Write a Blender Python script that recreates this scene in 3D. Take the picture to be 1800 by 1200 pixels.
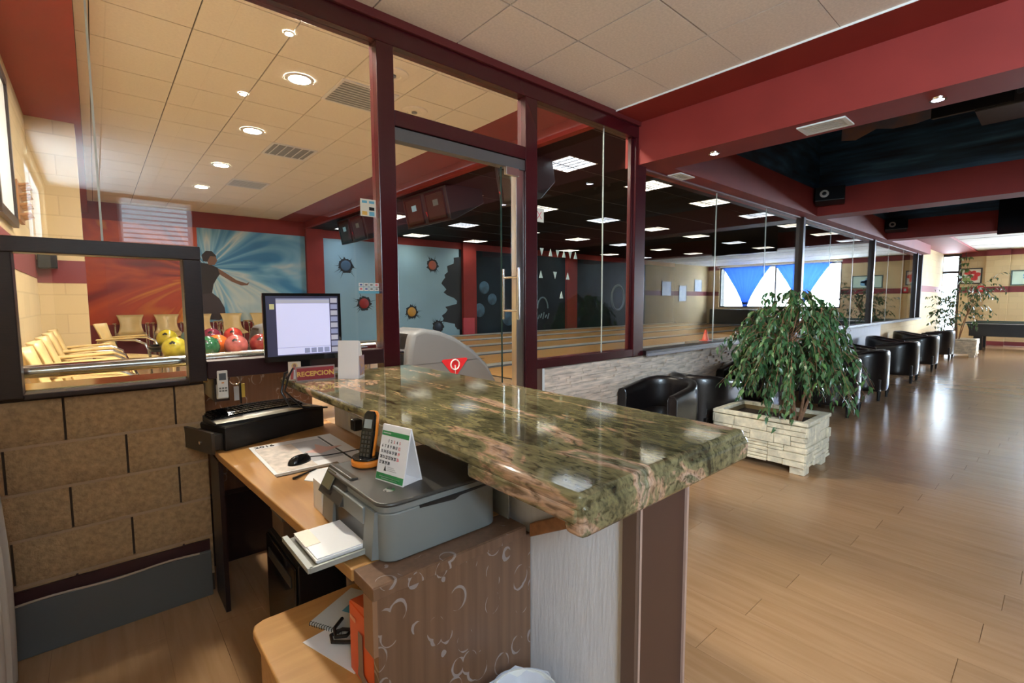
import bpy, math, random
from mathutils import Vector, Matrix

random.seed(11)
for o in list(bpy.data.objects):
    bpy.data.objects.remove(o)
scene = bpy.context.scene
COL = scene.collection
PI = math.pi

# ---------------------------------------------------------------- camera
pitch, yaw, roll = math.radians(4.75), math.radians(49.03), math.radians(-0.243)
Fv = Vector((math.cos(yaw) * math.cos(pitch), math.sin(yaw) * math.cos(pitch), -math.sin(pitch)))
R0 = Vector((math.sin(yaw), -math.cos(yaw), 0))
U0 = R0.cross(Fv)
Rv = R0 * math.cos(roll) + U0 * math.sin(roll)
Uv = U0 * math.cos(roll) - R0 * math.sin(roll)
cam_data = bpy.data.cameras.new('camera')
cam_data.sensor_width = 36
cam_data.lens = 841.3 * 36 / 1800
cam_data.clip_start = 0.02
cam_data.clip_end = 200
cam = bpy.data.objects.new('camera', cam_data)
COL.objects.link(cam)
mw = Matrix((Rv, Uv, -Fv)).transposed().to_4x4()
mw.translation = Vector((0, 0, 1.51))
cam.matrix_world = mw
scene.camera = cam

# ---------------------------------------------------------------- view, sky, daylight
vs = scene.view_settings
vs.view_transform = 'Standard'
vs.look = 'None'
vs.gamma = 1
vs.use_curve_mapping = False
vs.exposure = 0.52
world = bpy.data.worlds.new('daylight')
scene.world = world
world.use_nodes = True
wn = world.node_tree.nodes
wn['Background'].inputs[0].default_value = (0.78, 0.89, 1.0, 1)
wn['Background'].inputs[1].default_value = 4.0


def window_light(name, loc, rot, sx, sy, power, color=(0.76, 0.88, 1.0)):
    l = bpy.data.lights.new(name, 'AREA')
    l.shape = 'RECTANGLE'
    l.size, l.size_y = sx, sy
    l.energy = power
    l.color = color
    o = bpy.data.objects.new(name, l)
    COL.objects.link(o)
    o.location = loc
    o.rotation_euler = rot
    return o


# daylight entering through the window openings (lights stand just outside the panes)
window_light('daylight_far_window', (22.95, -2.65, 2.15), (0, PI / 2, 0), 1.9, 4.8, 2200)
window_light('daylight_corner_window', (22.95, 2.68, 1.65), (0, PI / 2, 0), 2.8, 0.5, 45)
window_light('daylight_left_window', (-0.72, -2.6, 2.65), (0, -PI / 2, 0), 0.9, 2.6, 340, (0.64, 0.82, 1.0))

# ---------------------------------------------------------------- materials
MATS = {}


def nt(name):
    m = bpy.data.materials.new(name)
    m.use_nodes = True
    n = m.node_tree.nodes
    return m, n, m.node_tree.links, n['Principled BSDF']


def rgba(c):
    return (c[0], c[1], c[2], 1)


def M(name, col, rough=0.5, metal=0.0, spec=0.5, var=None, bump=None, emit=0, col2=None, stretch=(1, 1, 1), coat=0, trans=0):
    """plain surface; var=(scale, amount) colour mottling; bump=(scale, strength)"""
    if name in MATS:
        return MATS[name]
    m, n, l, p = nt(name)
    p.inputs['Base Color'].default_value = rgba(col)
    p.inputs['Roughness'].default_value = rough
    p.inputs['Metallic'].default_value = metal
    p.inputs['Specular IOR Level'].default_value = spec
    if coat:
        p.inputs['Coat Weight'].default_value = coat
        p.inputs['Coat Roughness'].default_value = 0.08
    if trans:
        p.inputs['Transmission Weight'].default_value = trans
    if emit:
        p.inputs['Emission Color'].default_value = rgba(col)
        p.inputs['Emission Strength'].default_value = emit
    if var or bump:
        tc = n.new('ShaderNodeTexCoord')
        mp = n.new('ShaderNodeMapping')
        mp.inputs['Scale'].default_value = stretch
        l.new(tc.outputs['Object'], mp.inputs['Vector'])
    if var:
        t = n.new('ShaderNodeTexNoise')
        t.inputs['Scale'].default_value = var[0]
        t.inputs['Detail'].default_value = 6
        l.new(mp.outputs[0], t.inputs['Vector'])
        mx = n.new('ShaderNodeMix')
        mx.data_type = 'RGBA'
        c2 = col2 if col2 else tuple(v * (1 - var[1]) for v in col)
        c1 = col if col2 else tuple(min(1, v * (1 + var[1] * .6)) for v in col)
        mx.inputs['A'].default_value = rgba(c1)
        mx.inputs['B'].default_value = rgba(c2)
        rp = n.new('ShaderNodeMapRange')
        rp.inputs['From Min'].default_value = 0.32
        rp.inputs['From Max'].default_value = 0.68
        l.new(t.outputs['Fac'], rp.inputs['Value'])
        l.new(rp.outputs[0], mx.inputs['Factor'])
        l.new(mx.outputs['Result'], p.inputs['Base Color'])
    if bump:
        t2 = n.new('ShaderNodeTexNoise')
        t2.inputs['Scale'].default_value = bump[0]
        t2.inputs['Detail'].default_value = 5
        l.new(mp.outputs[0], t2.inputs['Vector'])
        b = n.new('ShaderNodeBump')
        b.inputs['Strength'].default_value = bump[1]
        b.inputs['Distance'].default_value = 0.01
        l.new(t2.outputs['Fac'], b.inputs['Height'])
        l.new(b.outputs[0], p.inputs['Normal'])
    MATS[name] = m
    return m


def ramp(n, stops):
    r = n.new('ShaderNodeValToRGB')
    e = r.color_ramp.elements
    while len(e) < len(stops):
        e.new(0.5)
    for k, (pos, c) in enumerate(stops):
        e[k].position = pos
        e[k].color = rgba(c)
    return r


def wood(name, c1, c2, rough=0.4, grain=(1.2, 18, 18), per_object=0.0, bump=0.0, spec=0.5, coat=0):
    m, n, l, p = nt(name)
    tc = n.new('ShaderNodeTexCoord')
    mp = n.new('ShaderNodeMapping')
    mp.inputs['Scale'].default_value = grain
    l.new(tc.outputs['Object'], mp.inputs['Vector'])
    oi = n.new('ShaderNodeObjectInfo')
    mu = n.new('ShaderNodeMath')
    mu.operation = 'MULTIPLY'
    mu.inputs[1].default_value = 37.0
    l.new(oi.outputs['Random'], mu.inputs[0])
    l.new(mu.outputs[0], mp.inputs['Location'])
    t = n.new('ShaderNodeTexNoise')
    t.inputs['Scale'].default_value = 1.0
    t.inputs['Detail'].default_value = 6
    t.inputs['Distortion'].default_value = 0.6
    l.new(mp.outputs[0], t.inputs['Vector'])
    r = ramp(n, [(0.3, c2), (0.7, c1)])
    l.new(t.outputs['Fac'], r.inputs[0])
    out = r.outputs[0]
    if per_object:
        hs = n.new('ShaderNodeHueSaturation')
        mr = n.new('ShaderNodeMapRange')
        mr.inputs['To Min'].default_value = 1 - per_object
        mr.inputs['To Max'].default_value = 1 + per_object
        l.new(oi.outputs['Random'], mr.inputs['Value'])
        l.new(mr.outputs[0], hs.inputs['Value'])
        l.new(out, hs.inputs['Color'])
        out = hs.outputs[0]
    l.new(out, p.inputs['Base Color'])
    p.inputs['Roughness'].default_value = rough
    p.inputs['Specular IOR Level'].default_value = spec
    if coat:
        p.inputs['Coat Weight'].default_value = coat
        p.inputs['Coat Roughness'].default_value = 0.12
    if bump:
        b = n.new('ShaderNodeBump')
        b.inputs['Strength'].default_value = bump
        b.inputs['Distance'].default_value = 0.004
        l.new(t.outputs['Fac'], b.inputs['Height'])
        l.new(b.outputs[0], p.inputs['Normal'])
    MATS[name] = m
    return m


def glass(name, tint=(0.97, 0.985, 0.98), base=0.045, rough=0.0):
    """clear pane: transparent plus a mirror layer that follows Schlick's Fresnel law"""
    m, n, l, p = nt(name)
    n.remove(p)
    out = n['Material Output']
    lw = n.new('ShaderNodeLayerWeight')
    lw.inputs['Blend'].default_value = 0.5
    pw = n.new('ShaderNodeMath')
    pw.operation = 'POWER'
    pw.inputs[1].default_value = 5
    l.new(lw.outputs['Facing'], pw.inputs[0])
    ma = n.new('ShaderNodeMath')
    ma.operation = 'MULTIPLY_ADD'
    ma.inputs[1].default_value = 1 - base
    ma.inputs[2].default_value = base
    l.new(pw.outputs[0], ma.inputs[0])
    tr = n.new('ShaderNodeBsdfTransparent')
    tr.inputs[0].default_value = rgba(tint)
    gl = n.new('ShaderNodeBsdfGlossy')
    gl.inputs['Roughness'].default_value = rough
    mx = n.new('ShaderNodeMixShader')
    l.new(ma.outputs[0], mx.inputs[0])
    l.new(tr.outputs[0], mx.inputs[1])
    l.new(gl.outputs[0], mx.inputs[2])
    l.new(mx.outputs[0], out.inputs['Surface'])
    MATS[name] = m
    return m


def granite(name):
    m, n, l, p = nt(name)
    tc = n.new('ShaderNodeTexCoord')
    mp = n.new('ShaderNodeMapping')
    mp.inputs['Rotation'].default_value = (0.0, 0.5, math.radians(-38))
    mp.inputs['Scale'].default_value = (6.0, 1.9, 6.0)
    l.new(tc.outputs['Object'], mp.inputs['Vector'])
    a = n.new('ShaderNodeTexNoise')
    a.inputs['Scale'].default_value = 1.0
    a.inputs['Detail'].default_value = 9
    a.inputs['Roughness'].default_value = 0.62
    a.inputs['Distortion'].default_value = 1.2
    l.new(mp.outputs[0], a.inputs['Vector'])
    r = ramp(n, [(0.30, (0.018, 0.018, 0.012)), (0.38, (0.085, 0.075, 0.040)), (0.44, (0.15, 0.13, 0.065)),
                 (0.545, (0.20, 0.172, 0.09)), (0.575, (0.40, 0.24, 0.15)), (0.615, (0.46, 0.31, 0.23)), (0.65, (0.18, 0.165, 0.09)), (0.75, (0.36, 0.36, 0.30))])
    l.new(a.outputs['Fac'], r.inputs[0])
    b = n.new('ShaderNodeTexNoise')
    b.inputs['Scale'].default_value = 9.0
    b.inputs['Detail'].default_value = 8
    b.inputs['Distortion'].default_value = 1.0
    l.new(mp.outputs[0], b.inputs['Vector'])
    r2 = ramp(n, [(0.34, (0.25, 0.25, 0.2)), (0.5, (1, 1, 1)), (0.72, (1.5, 1.45, 1.3))])
    l.new(b.outputs['Fac'], r2.inputs[0])
    mx = n.new('ShaderNodeMix')
    mx.data_type = 'RGBA'
    mx.blend_type = 'MULTIPLY'
    mx.inputs['Factor'].default_value = 0.8
    l.new(r.outputs[0], mx.inputs['A'])
    l.new(r2.outputs[0], mx.inputs['B'])
    l.new(mx.outputs['Result'], p.inputs['Base Color'])
    p.inputs['Roughness'].default_value = 0.07
    p.inputs['Specular IOR Level'].default_value = 0.55
    MATS[name] = m
    return m


def swirl_paper(name):
    """brown contact paper printed with pale curling tendrils"""
    m, n, l, p = nt(name)
    tc = n.new('ShaderNodeTexCoord')
    mp = n.new('ShaderNodeMapping')
    mp.inputs['Scale'].default_value = (15, 15, 12)
    l.new(tc.outputs['Object'], mp.inputs['Vector'])
    v = n.new('ShaderNodeTexVoronoi')
    v.inputs['Scale'].default_value = 1.0
    l.new(mp.outputs[0], v.inputs['Vector'])
    s = n.new('ShaderNodeMath')
    s.operation = 'SUBTRACT'
    s.inputs[1].default_value = 0.42
    l.new(v.outputs['Distance'], s.inputs[0])
    ab = n.new('ShaderNodeMath')
    ab.operation = 'ABSOLUTE'
    l.new(s.outputs[0], ab.inputs[0])
    t = n.new('ShaderNodeTexNoise')
    t.inputs['Scale'].default_value = 1.4
    l.new(mp.outputs[0], t.inputs['Vector'])
    w = n.new('ShaderNodeMapRange')
    w.inputs['From Min'].default_value = 0.47
    w.inputs['From Max'].default_value = 0.66
    w.inputs['To Min'].default_value = 0.0
    w.inputs['To Max'].default_value = 0.05
    l.new(t.outputs['Fac'], w.inputs['Value'])
    lt = n.new('ShaderNodeMath')
    lt.operation = 'LESS_THAN'
    l.new(ab.outputs[0], lt.inputs[0])
    l.new(w.outputs[0], lt.inputs[1])
    mp2 = n.new('ShaderNodeMapping')
    mp2.inputs['Scale'].default_value = (60, 60, 2)
    l.new(tc.outputs['Object'], mp2.inputs['Vector'])
    g = n.new('ShaderNodeTexNoise')
    g.inputs['Scale'].default_value = 1
    l.new(mp2.outputs[0], g.inputs['Vector'])
    rg = ramp(n, [(0.3, (0.16, 0.085, 0.05)), (0.7, (0.21, 0.115, 0.07))])
    l.new(g.outputs['Fac'], rg.inputs[0])
    mx = n.new('ShaderNodeMix')
    mx.data_type = 'RGBA'
    l.new(lt.outputs[0], mx.inputs['Factor'])
    l.new(rg.outputs[0], mx.inputs['A'])
    mx.inputs['B'].default_value = (0.33, 0.28, 0.27, 1)
    l.new(mx.outputs['Result'], p.inputs['Base Color'])
    p.inputs['Roughness'].default_value = 0.33
    MATS[name] = m
    return m


def block_wall(name, col, mortar, bw=0.4, bh=0.2, axis='y'):
    """courses of concrete block too far away to build singly"""
    m, n, l, p = nt(name)
    tc = n.new('ShaderNodeTexCoord')
    sx = n.new('ShaderNodeSeparateXYZ')
    l.new(tc.outputs['Object'], sx.inputs[0])
    cb = n.new('ShaderNodeCombineXYZ')
    l.new(sx.outputs['Y' if axis == 'y' else 'X'], cb.inputs['X'])
    l.new(sx.outputs['Z'], cb.inputs['Y'])
    bt = n.new('ShaderNodeTexBrick')
    bt.inputs['Color1'].default_value = rgba(col)
    bt.inputs['Color2'].default_value = rgba(tuple(v * .9 for v in col))
    bt.inputs['Mortar'].default_value = rgba(mortar)
    bt.inputs['Scale'].default_value = 1
    bt.inputs['Mortar Size'].default_value = 0.006
    bt.inputs['Brick Width'].default_value = bw
    bt.inputs['Row Height'].default_value = bh
    l.new(cb.outputs[0], bt.inputs['Vector'])
    l.new(bt.outputs['Color'], p.inputs['Base Color'])
    p.inputs['Roughness'].default_value = 0.8
    b = n.new('ShaderNodeBump')
    b.inputs['Strength'].default_value = 0.4
    b.inputs['Distance'].default_value = 0.01
    b.invert = True
    l.new(bt.outputs['Fac'], b.inputs['Height'])
    l.new(b.outputs[0], p.inputs['Normal'])
    MATS[name] = m
    return m


def flow_print(name, stops, scale, origin, spread=5.0, rough=0.45):
    """printed mural of light trails fanning out from a point (flat print on the wall)"""
    m, n, l, p = nt(name)
    tc = n.new('ShaderNodeTexCoord')
    sx = n.new('ShaderNodeSeparateXYZ')
    l.new(tc.outputs['Object'], sx.inputs[0])

    def math_(op, a, b=None):
        q = n.new('ShaderNodeMath')
        q.operation = op
        for i, v in enumerate((a, b)):
            if v is None:
                continue
            if isinstance(v, (int, float)):
                q.inputs[i].default_value = v
            else:
                l.new(v, q.inputs[i])
        return q.outputs[0]
    dx = math_('SUBTRACT', sx.outputs['X'], origin[0])
    dz = math_('SUBTRACT', sx.outputs['Z'], origin[1])
    ang = math_('ARCTAN2', dz, math_('ABSOLUTE', dx))
    rad = math_('SQRT', math_('ADD', math_('MULTIPLY', dx, dx), math_('MULTIPLY', dz, dz)))
    cb = n.new('ShaderNodeCombineXYZ')
    l.new(math_('MULTIPLY', ang, spread), cb.inputs['X'])
    l.new(math_('MULTIPLY', rad, scale), cb.inputs['Y'])
    cb.inputs['Z'].default_value = origin[0]
    t = n.new('ShaderNodeTexNoise')
    t.inputs['Scale'].default_value = 1.0
    t.inputs['Detail'].default_value = 3
    t.inputs['Distortion'].default_value = 0.8
    l.new(cb.outputs[0], t.inputs['Vector'])
    r = ramp(n, stops)
    l.new(t.outputs['Fac'], r.inputs[0])
    l.new(r.outputs[0], p.inputs['Base Color'])
    p.inputs['Roughness'].default_value = rough
    MATS[name] = m
    return m


def laminate_floor():
    return wood('laminate', (0.42, 0.25, 0.135), (0.35, 0.20, 0.10), rough=0.2, grain=(26, 2.2, 1), per_object=0.06, spec=0.5)


RED = M('red_paint', (0.27, 0.032, 0.026), 0.6, var=(3, 0.08), spec=.3)
DRED = M('dark_red_paint', (0.12, 0.014, 0.014), 0.55)
MAROON = M('maroon_lacquer', (0.055, 0.005, 0.008), 0.25, coat=0.2)
DBROWN = M('dark_brown_lacquer', (0.018, 0.008, 0.009), 0.35, var=(30, 0.3), stretch=(1, 8, 8))
TILE = M('ceiling_tile', (0.86, 0.78, 0.72), 0.85, var=(60, 0.08), bump=(220, 0.15))
TILE2 = M('cream_ceiling_tile', (0.88, 0.83, 0.72), 0.85, var=(50, 0.05))
GRID = M('ceiling_grid_bar', (0.02, 0.017, 0.015), 0.6)
DARKC = M('black_ceiling', (0.005, 0.005, 0.006), 0.7, spec=.2)
WHITE = M('white_plaster', (0.72, 0.72, 0.76), 0.75, var=(40, 0.06), bump=(90, 0.25), stretch=(1, 1, .15))
WHITEC = M('white_ceiling_paint', (0.82, 0.82, 0.82), 0.8)
BLOCK = M('tan_block', (0.42, 0.27, 0.14), 0.9, var=(45, 0.25), bump=(70, 0.9))
MORTAR = M('mortar', (0.07, 0.045, 0.03), 0.95)
MBED = M('mortar_bed', (0.40, 0.27, 0.17), 0.95)
CREAMW = block_wall('cream_block_wall', (0.66, 0.50, 0.28), (0.56, 0.42, 0.24), axis='y')
CREAMX = block_wall('cream_block_wall_x', (0.66, 0.50, 0.28), (0.56, 0.42, 0.24), axis='x')
STRIPE = M('maroon_stripe_paint', (0.20, 0.03, 0.035), 0.6)
STONE = M('ledge_stone', (0.80, 0.66, 0.54), 0.9, var=(5, 0.35), bump=(40, 0.3), stretch=(1, 1, 7))
PSTONE = M('planter_stone', (0.84, 0.74, 0.55), 0.85, var=(14, 0.22), bump=(40, 0.9))
PJOINT = M('planter_joint', (0.24, 0.16, 0.07), 0.95)
STEEL = M('brushed_steel', (0.62, 0.60, 0.57), 0.28, metal=1)
CHROME = M('chrome', (0.78, 0.76, 0.73), 0.12, metal=1)
ALU = M('grey_aluminium', (0.16, 0.16, 0.16), 0.4, metal=0.6)
BLACKP = M('black_plastic', (0.010, 0.010, 0.011), 0.35)
BLACKG = M('black_gloss_plastic', (0.008, 0.008, 0.009), 0.12)
LEATHER = M('black_leather', (0.011, 0.008, 0.008), 0.30, bump=(160, 0.12), coat=0.25)
LAM = laminate_floor()
DESKW = wood('desk_wood', (0.52, 0.27, 0.09), (0.40, 0.19, 0.06), 0.35, grain=(18, 1.5, 18))
CABW = wood('cabinet_wood', (0.60, 0.32, 0.11), (0.47, 0.23, 0.07), 0.4, grain=(2, 22, 22))
LANE = wood('lane_wood', (0.66, 0.36, 0.12), (0.50, 0.25, 0.08), 0.3, grain=(0.6, 30, 1), per_object=0.05, spec=.25)
APPR = wood('approach_wood', (0.52, 0.34, 0.19), (0.44, 0.27, 0.14), 0.18, grain=(0.8, 20, 1))
GRANITE = granite('green_granite')
PAPER = swirl_paper('brown_swirl_paper')
KRAFT = M('bare_brown_edge', (0.34, 0.15, 0.06), 0.45, var=(30, 0.3))
GLASS = glass('clear_glass')
GLASSD = glass('door_glass', base=0.05)
GSEAM = M('glass_joint', (0.55, 0.60, 0.56), 0.3)
PLATE = M('white_plastic', (0.80, 0.80, 0.78), 0.4)
PAPERW = M('white_paper', (0.84, 0.83, 0.86), 0.7)
GREYP = M('printer_grey', (0.20, 0.215, 0.215), 0.4)
GREYD = M('printer_dark_grey', (0.055, 0.050, 0.045), 0.34)
BEIGE = M('beech_plastic', (0.78, 0.55, 0.24), 0.35, var=(8, 0.08))
LEAF = M('ficus_leaf', (0.055, 0.135, 0.05), 0.32, var=(9, 0.3), spec=0.5)
LEAF2 = M('ficus_leaf_light', (0.10, 0.20, 0.06), 0.36, var=(9, 0.3))
BARK = M('twig_bark', (0.30, 0.15, 0.08), 0.8, var=(40, 0.3))
SOIL = M('dark_soil', (0.05, 0.03, 0.02), 0.95, bump=(80, 0.8))
LAMPW = M('warm_lamp', (1.0, 0.92, 0.77), 0.5, emit=300)
LAMPN = M('strong_warm_lamp', (1.0, 0.92, 0.77), 0.5, emit=900)  # emission of the unseen downlights added near the glass
LAMPC = M('cool_lamp', (0.85, 0.75, 1.0), 0.5, emit=30)
PANELW = M('fluorescent_white', (1.0, 0.93, 0.80), 0.5, emit=14)
PANELB = M('fluorescent_cool', (0.84, 0.90, 1.0), 0.5, emit=11)


# ---------------------------------------------------------------- mesh helpers
class MB:
    def __init__(self):
        self.v, self.f = [], []

    def add(self, verts, faces):
        o = len(self.v)
        self.v += [tuple(q) for q in verts]
        self.f += [tuple(i + o for i in f) for f in faces]
        return self

    def box(self, x0, x1, y0, y1, z0, z1, mat=None):
        vs_ = [Vector((x, y, z)) for z in (z0, z1) for y in (y0, y1) for x in (x0, x1)]
        if mat is not None:
            vs_ = [mat @ q for q in vs_]
        return self.add(vs_, [(0, 2, 3, 1), (4, 5, 7, 6), (0, 1, 5, 4), (2, 6, 7, 3), (0, 4, 6, 2), (1, 3, 7, 5)])

    def prism(self, poly, lo, hi, axis='z', mat=None):
        """poly: list of 2D points; axis: extrusion axis. x->(y,z), y->(x,z), z->(x,y)"""
        def mk(p, h):
            q = {'x': (h, p[0], p[1]), 'y': (p[0], h, p[1]), 'z': (p[0], p[1], h)}[axis]
            q = Vector(q)
            return mat @ q if mat is not None else q
        n = len(poly)
        a = [mk(p, lo) for p in poly] + [mk(p, hi) for p in poly]
        fs = [tuple(range(n))[::-1], tuple(range(n, 2 * n))]
        fs += [(i, (i + 1) % n, n + (i + 1) % n, n + i) for i in range(n)]
        return self.add(a, fs)

    def cyl(self, p0, p1, r0, r1=None, n=12, cap=True):
        r1 = r0 if r1 is None else r1
        p0, p1 = Vector(p0), Vector(p1)
        d = (p1 - p0).normalized()
        a = d.orthogonal().normalized()
        b = d.cross(a)
        vv = []
        for p, r in ((p0, r0), (p1, r1)):
            for k in range(n):
                t = 2 * PI * k / n
                vv.append(p + (a * math.cos(t) + b * math.sin(t)) * r)
        fs = [(k, (k + 1) % n, n + (k + 1) % n, n + k) for k in range(n)]
        if cap:
            fs += [tuple(range(n))[::-1], tuple(range(n, 2 * n))]
        return self.add(vv, fs)

    def tube(self, pts, r, n=8, r_end=None):
        pts = [Vector(q) for q in pts]
        rings = []
        m_ = len(pts)
        up = None
        for i, p in enumerate(pts):
            d = (pts[min(i + 1, m_ - 1)] - pts[max(i - 1, 0)]).normalized()
            if up is None:
                up = d.orthogonal().normalized()
            a = (up - d * up.dot(d))
            a = a.normalized() if a.length > 1e-6 else d.orthogonal().normalized()
            up = a
            b = d.cross(a)
            rr = r if r_end is None else r + (r_end - r) * i / (m_ - 1)
            rings.append([p + (a * math.cos(2 * PI * k / n) + b * math.sin(2 * PI * k / n)) * rr for k in range(n)])
        vv = [q for rg in rings for q in rg]
        fs = []
        for i in range(m_ - 1):
            for k in range(n):
                fs.append((i * n + k, i * n + (k + 1) % n, (i + 1) * n + (k + 1) % n, (i + 1) * n + k))
        fs += [tuple(range(n))[::-1], tuple((m_ - 1) * n + k for k in range(n))]
        return self.add(vv, fs)

    def lathe(self, prof, c=(0, 0, 0), n=20):
        vv, fs = [], []
        for r, z in prof:
            for k in range(n):
                t = 2 * PI * k / n
                vv.append((c[0] + r * math.cos(t), c[1] + r * math.sin(t), c[2] + z))
        for i in range(len(prof) - 1):
            for k in range(n):
                fs.append((i * n + k, i * n + (k + 1) % n, (i + 1) * n + (k + 1) % n, (i + 1) * n + k))
        return self.add(vv, fs)

    def grid(self, fn, nu, nv, closed_u=False):
        vv = [fn(u / (nu if closed_u else nu - 1), v / (nv - 1)) for v in range(nv) for u in range(nu)]
        fs = []
        for v in range(nv - 1):
            for u in range(nu if closed_u else nu - 1):
                u2 = (u + 1) % nu
                fs.append((v * nu + u, v * nu + u2, (v + 1) * nu + u2, (v + 1) * nu + u))
        return self.add(vv, fs)

    def mesh(self, name, off=(0, 0, 0), smooth=False, angle=40):
        me = bpy.data.meshes.new(name)
        me.from_pydata([(q[0] - off[0], q[1] - off[1], q[2] - off[2]) for q in self.v], [], self.f)
        me.validate()
        me.update()
        if smooth:
            for p in me.polygons:
                p.use_smooth = True
            try:
                me.set_sharp_from_angle(angle=math.radians(angle))
            except Exception:
                pass
        return me


def B(*a, **k):
    return MB().box(*a, **k)


def obj(name, me, mat, parent=None, loc=(0, 0, 0), bevel=0, seg=2):
    o = bpy.data.objects.new(name, me)
    COL.objects.link(o)
    if mat is not None and len(me.materials) == 0:
        me.materials.append(mat)
    o.location = loc
    if parent is not None:
        o.parent = parent
    if bevel:
        b = o.modifiers.new('bevel', 'BEVEL')
        b.width = bevel
        b.segments = seg
        b.limit_method = 'ANGLE'
        b.harden_normals = False
    return o


def tag(o, label, cat, group=None, kind=None):
    o['label'] = label
    o['category'] = cat
    if group:
        o['group'] = group
    if kind:
        o['kind'] = kind
    return o


def thing(name, label, cat, loc=(0, 0, 0), rot=(0, 0, 0), group=None, kind=None):
    o = bpy.data.objects.new(name, None)
    COL.objects.link(o)
    o.empty_display_size = 0.1
    o.location = loc
    o.rotation_euler = rot
    return tag(o, label, cat, group, kind)


def part(name, mb, mat, root, world=True, smooth=False, bevel=0, label=None, seg=2, angle=40, kind=None):
    """child mesh; world=True: the builder holds world coordinates (root is not rotated)"""
    off = (0, 0, 0)
    if world:
        q = root
        off = Vector((0, 0, 0))
        while q is not None:
            off = off + Vector(q.location)
            q = q.parent
    o = obj(name, mb.mesh(name, off, smooth, angle), mat, root, bevel=bevel, seg=seg)
    if label:
        o['label'] = label
    if kind:
        o['kind'] = kind
    return o


def single(name, mb, mat, label, cat, loc, group=None, kind=None, smooth=False, bevel=0, angle=40):
    o = obj(name, mb.mesh(name, loc, smooth, angle), mat, None, loc, bevel)
    return tag(o, label, cat, group, kind)


def copy_tree(o, parent=None):
    c = o.copy()
    COL.objects.link(c)
    c.parent = parent
    for ch in list(o.children):
        copy_tree(ch, c)
    return c


def text(name, s, size, mat, root, m4, extrude=0.0004, align='LEFT', bold=0.0):
    """lettering as a thin mesh; m4 places its plane in root's local space"""
    cu = bpy.data.curves.new('tmp_text', 'FONT')
    cu.body = s
    cu.size = size
    cu.extrude = extrude
    cu.align_x = align
    cu.offset = bold
    cu.resolution_u = 2
    to = bpy.data.objects.new('tmp_text', cu)
    COL.objects.link(to)
    dg = bpy.context.evaluated_depsgraph_get()
    me = bpy.data.meshes.new_from_object(to.evaluated_get(dg))
    me.name = name
    bpy.data.objects.remove(to)
    me.transform(m4)
    me.materials.clear()
    return obj(name, me, mat, root)


def frame_m(origin, ex, ey):
    ex = Vector(ex).normalized()
    ey = Vector(ey).normalized()
    ez = ex.cross(ey)
    m = Matrix((ex, ey, ez)).transposed().to_4x4()
    m.translation = Vector(origin)
    return m


GY = 2.87            # plane of the glazed partition
HALL_Y = 13.2        # far wall of the bowling hall
HALL_Z = 0.40        # its raised floor
FARX = 22.5          # end wall of the lounge
SIDEY = -5.66        # right-hand wall of the lounge

# ================================================================ THE SETTING
def struct(name, label, cat, loc=(0, 0, 0)):
    return thing(name, label, cat, loc, kind='structure')


# --- lounge floor: slab with laminate planks
fl = struct('floor', 'glossy wood laminate floor of reception and lounge', 'floor', (0, 0, 0))
part('subfloor', B(-0.5, FARX + .1, SIDEY - .1, 3.3, -0.1, -0.006), LAM, fl)
plank_me = B(0, 0.192, 0, 1.38, -0.006, 0.0).mesh('plank')
plank_me.materials.append(LAM)
far_planks = MB()
pw_, pl_ = 0.193, 1.382
spots = []
for i in range(int((FARX + .4) / pw_)):
    x = -0.42 + i * pw_
    off = (i * 0.517) % 1.0 * pl_
    y = SIDEY - off
    while y < 3.0:
        spots.append((x, y))
        y += pl_
spots = [(x, y) for x, y in spots if y + pl_ > SIDEY]
vis = [s for s in spots if -1.4 < s[1] + .7 < 3.2 and 1.0 < s[0] < 12.5 and (s[1] + .7) > -0.12 * s[0] - .9]
vis.sort(key=lambda s: (s[0] ** 2 + (s[1] + .7) ** 2))
vis = vis[:290]
vset = set(vis)
for (x, y) in spots:
    if (x, y) in vset:
        y1 = y
        o = obj('plank', plank_me, None, fl, (x, y1, 0))
    else:
        far_planks.box(x, x + 0.192, max(y, SIDEY), min(y + 1.38, 3.2), -0.006, 0)
o = part('far_planks', far_planks, LAM, fl, kind='stuff')

# --- bowling hall floor
hf = struct('floor', 'raised wooden approach floor of the bowling hall', 'floor', (0, 3.1, HALL_Z))
part('approach', B(-0.42, 4.5, 3.3, HALL_Y, HALL_Z - .1, HALL_Z), APPR, hf)
part('riser', B(-0.42, FARX, 3.12, 3.3, 0.0, HALL_Z), DBROWN, hf)
part('lane_bed', B(4.5, FARX, 3.3, HALL_Y, HALL_Z - .2, HALL_Z - .07), BLACKP, hf)
part('foul_line', B(4.44, 4.5, 3.3, HALL_Y, HALL_Z, HALL_Z + .002), BLACKP, hf)

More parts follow.
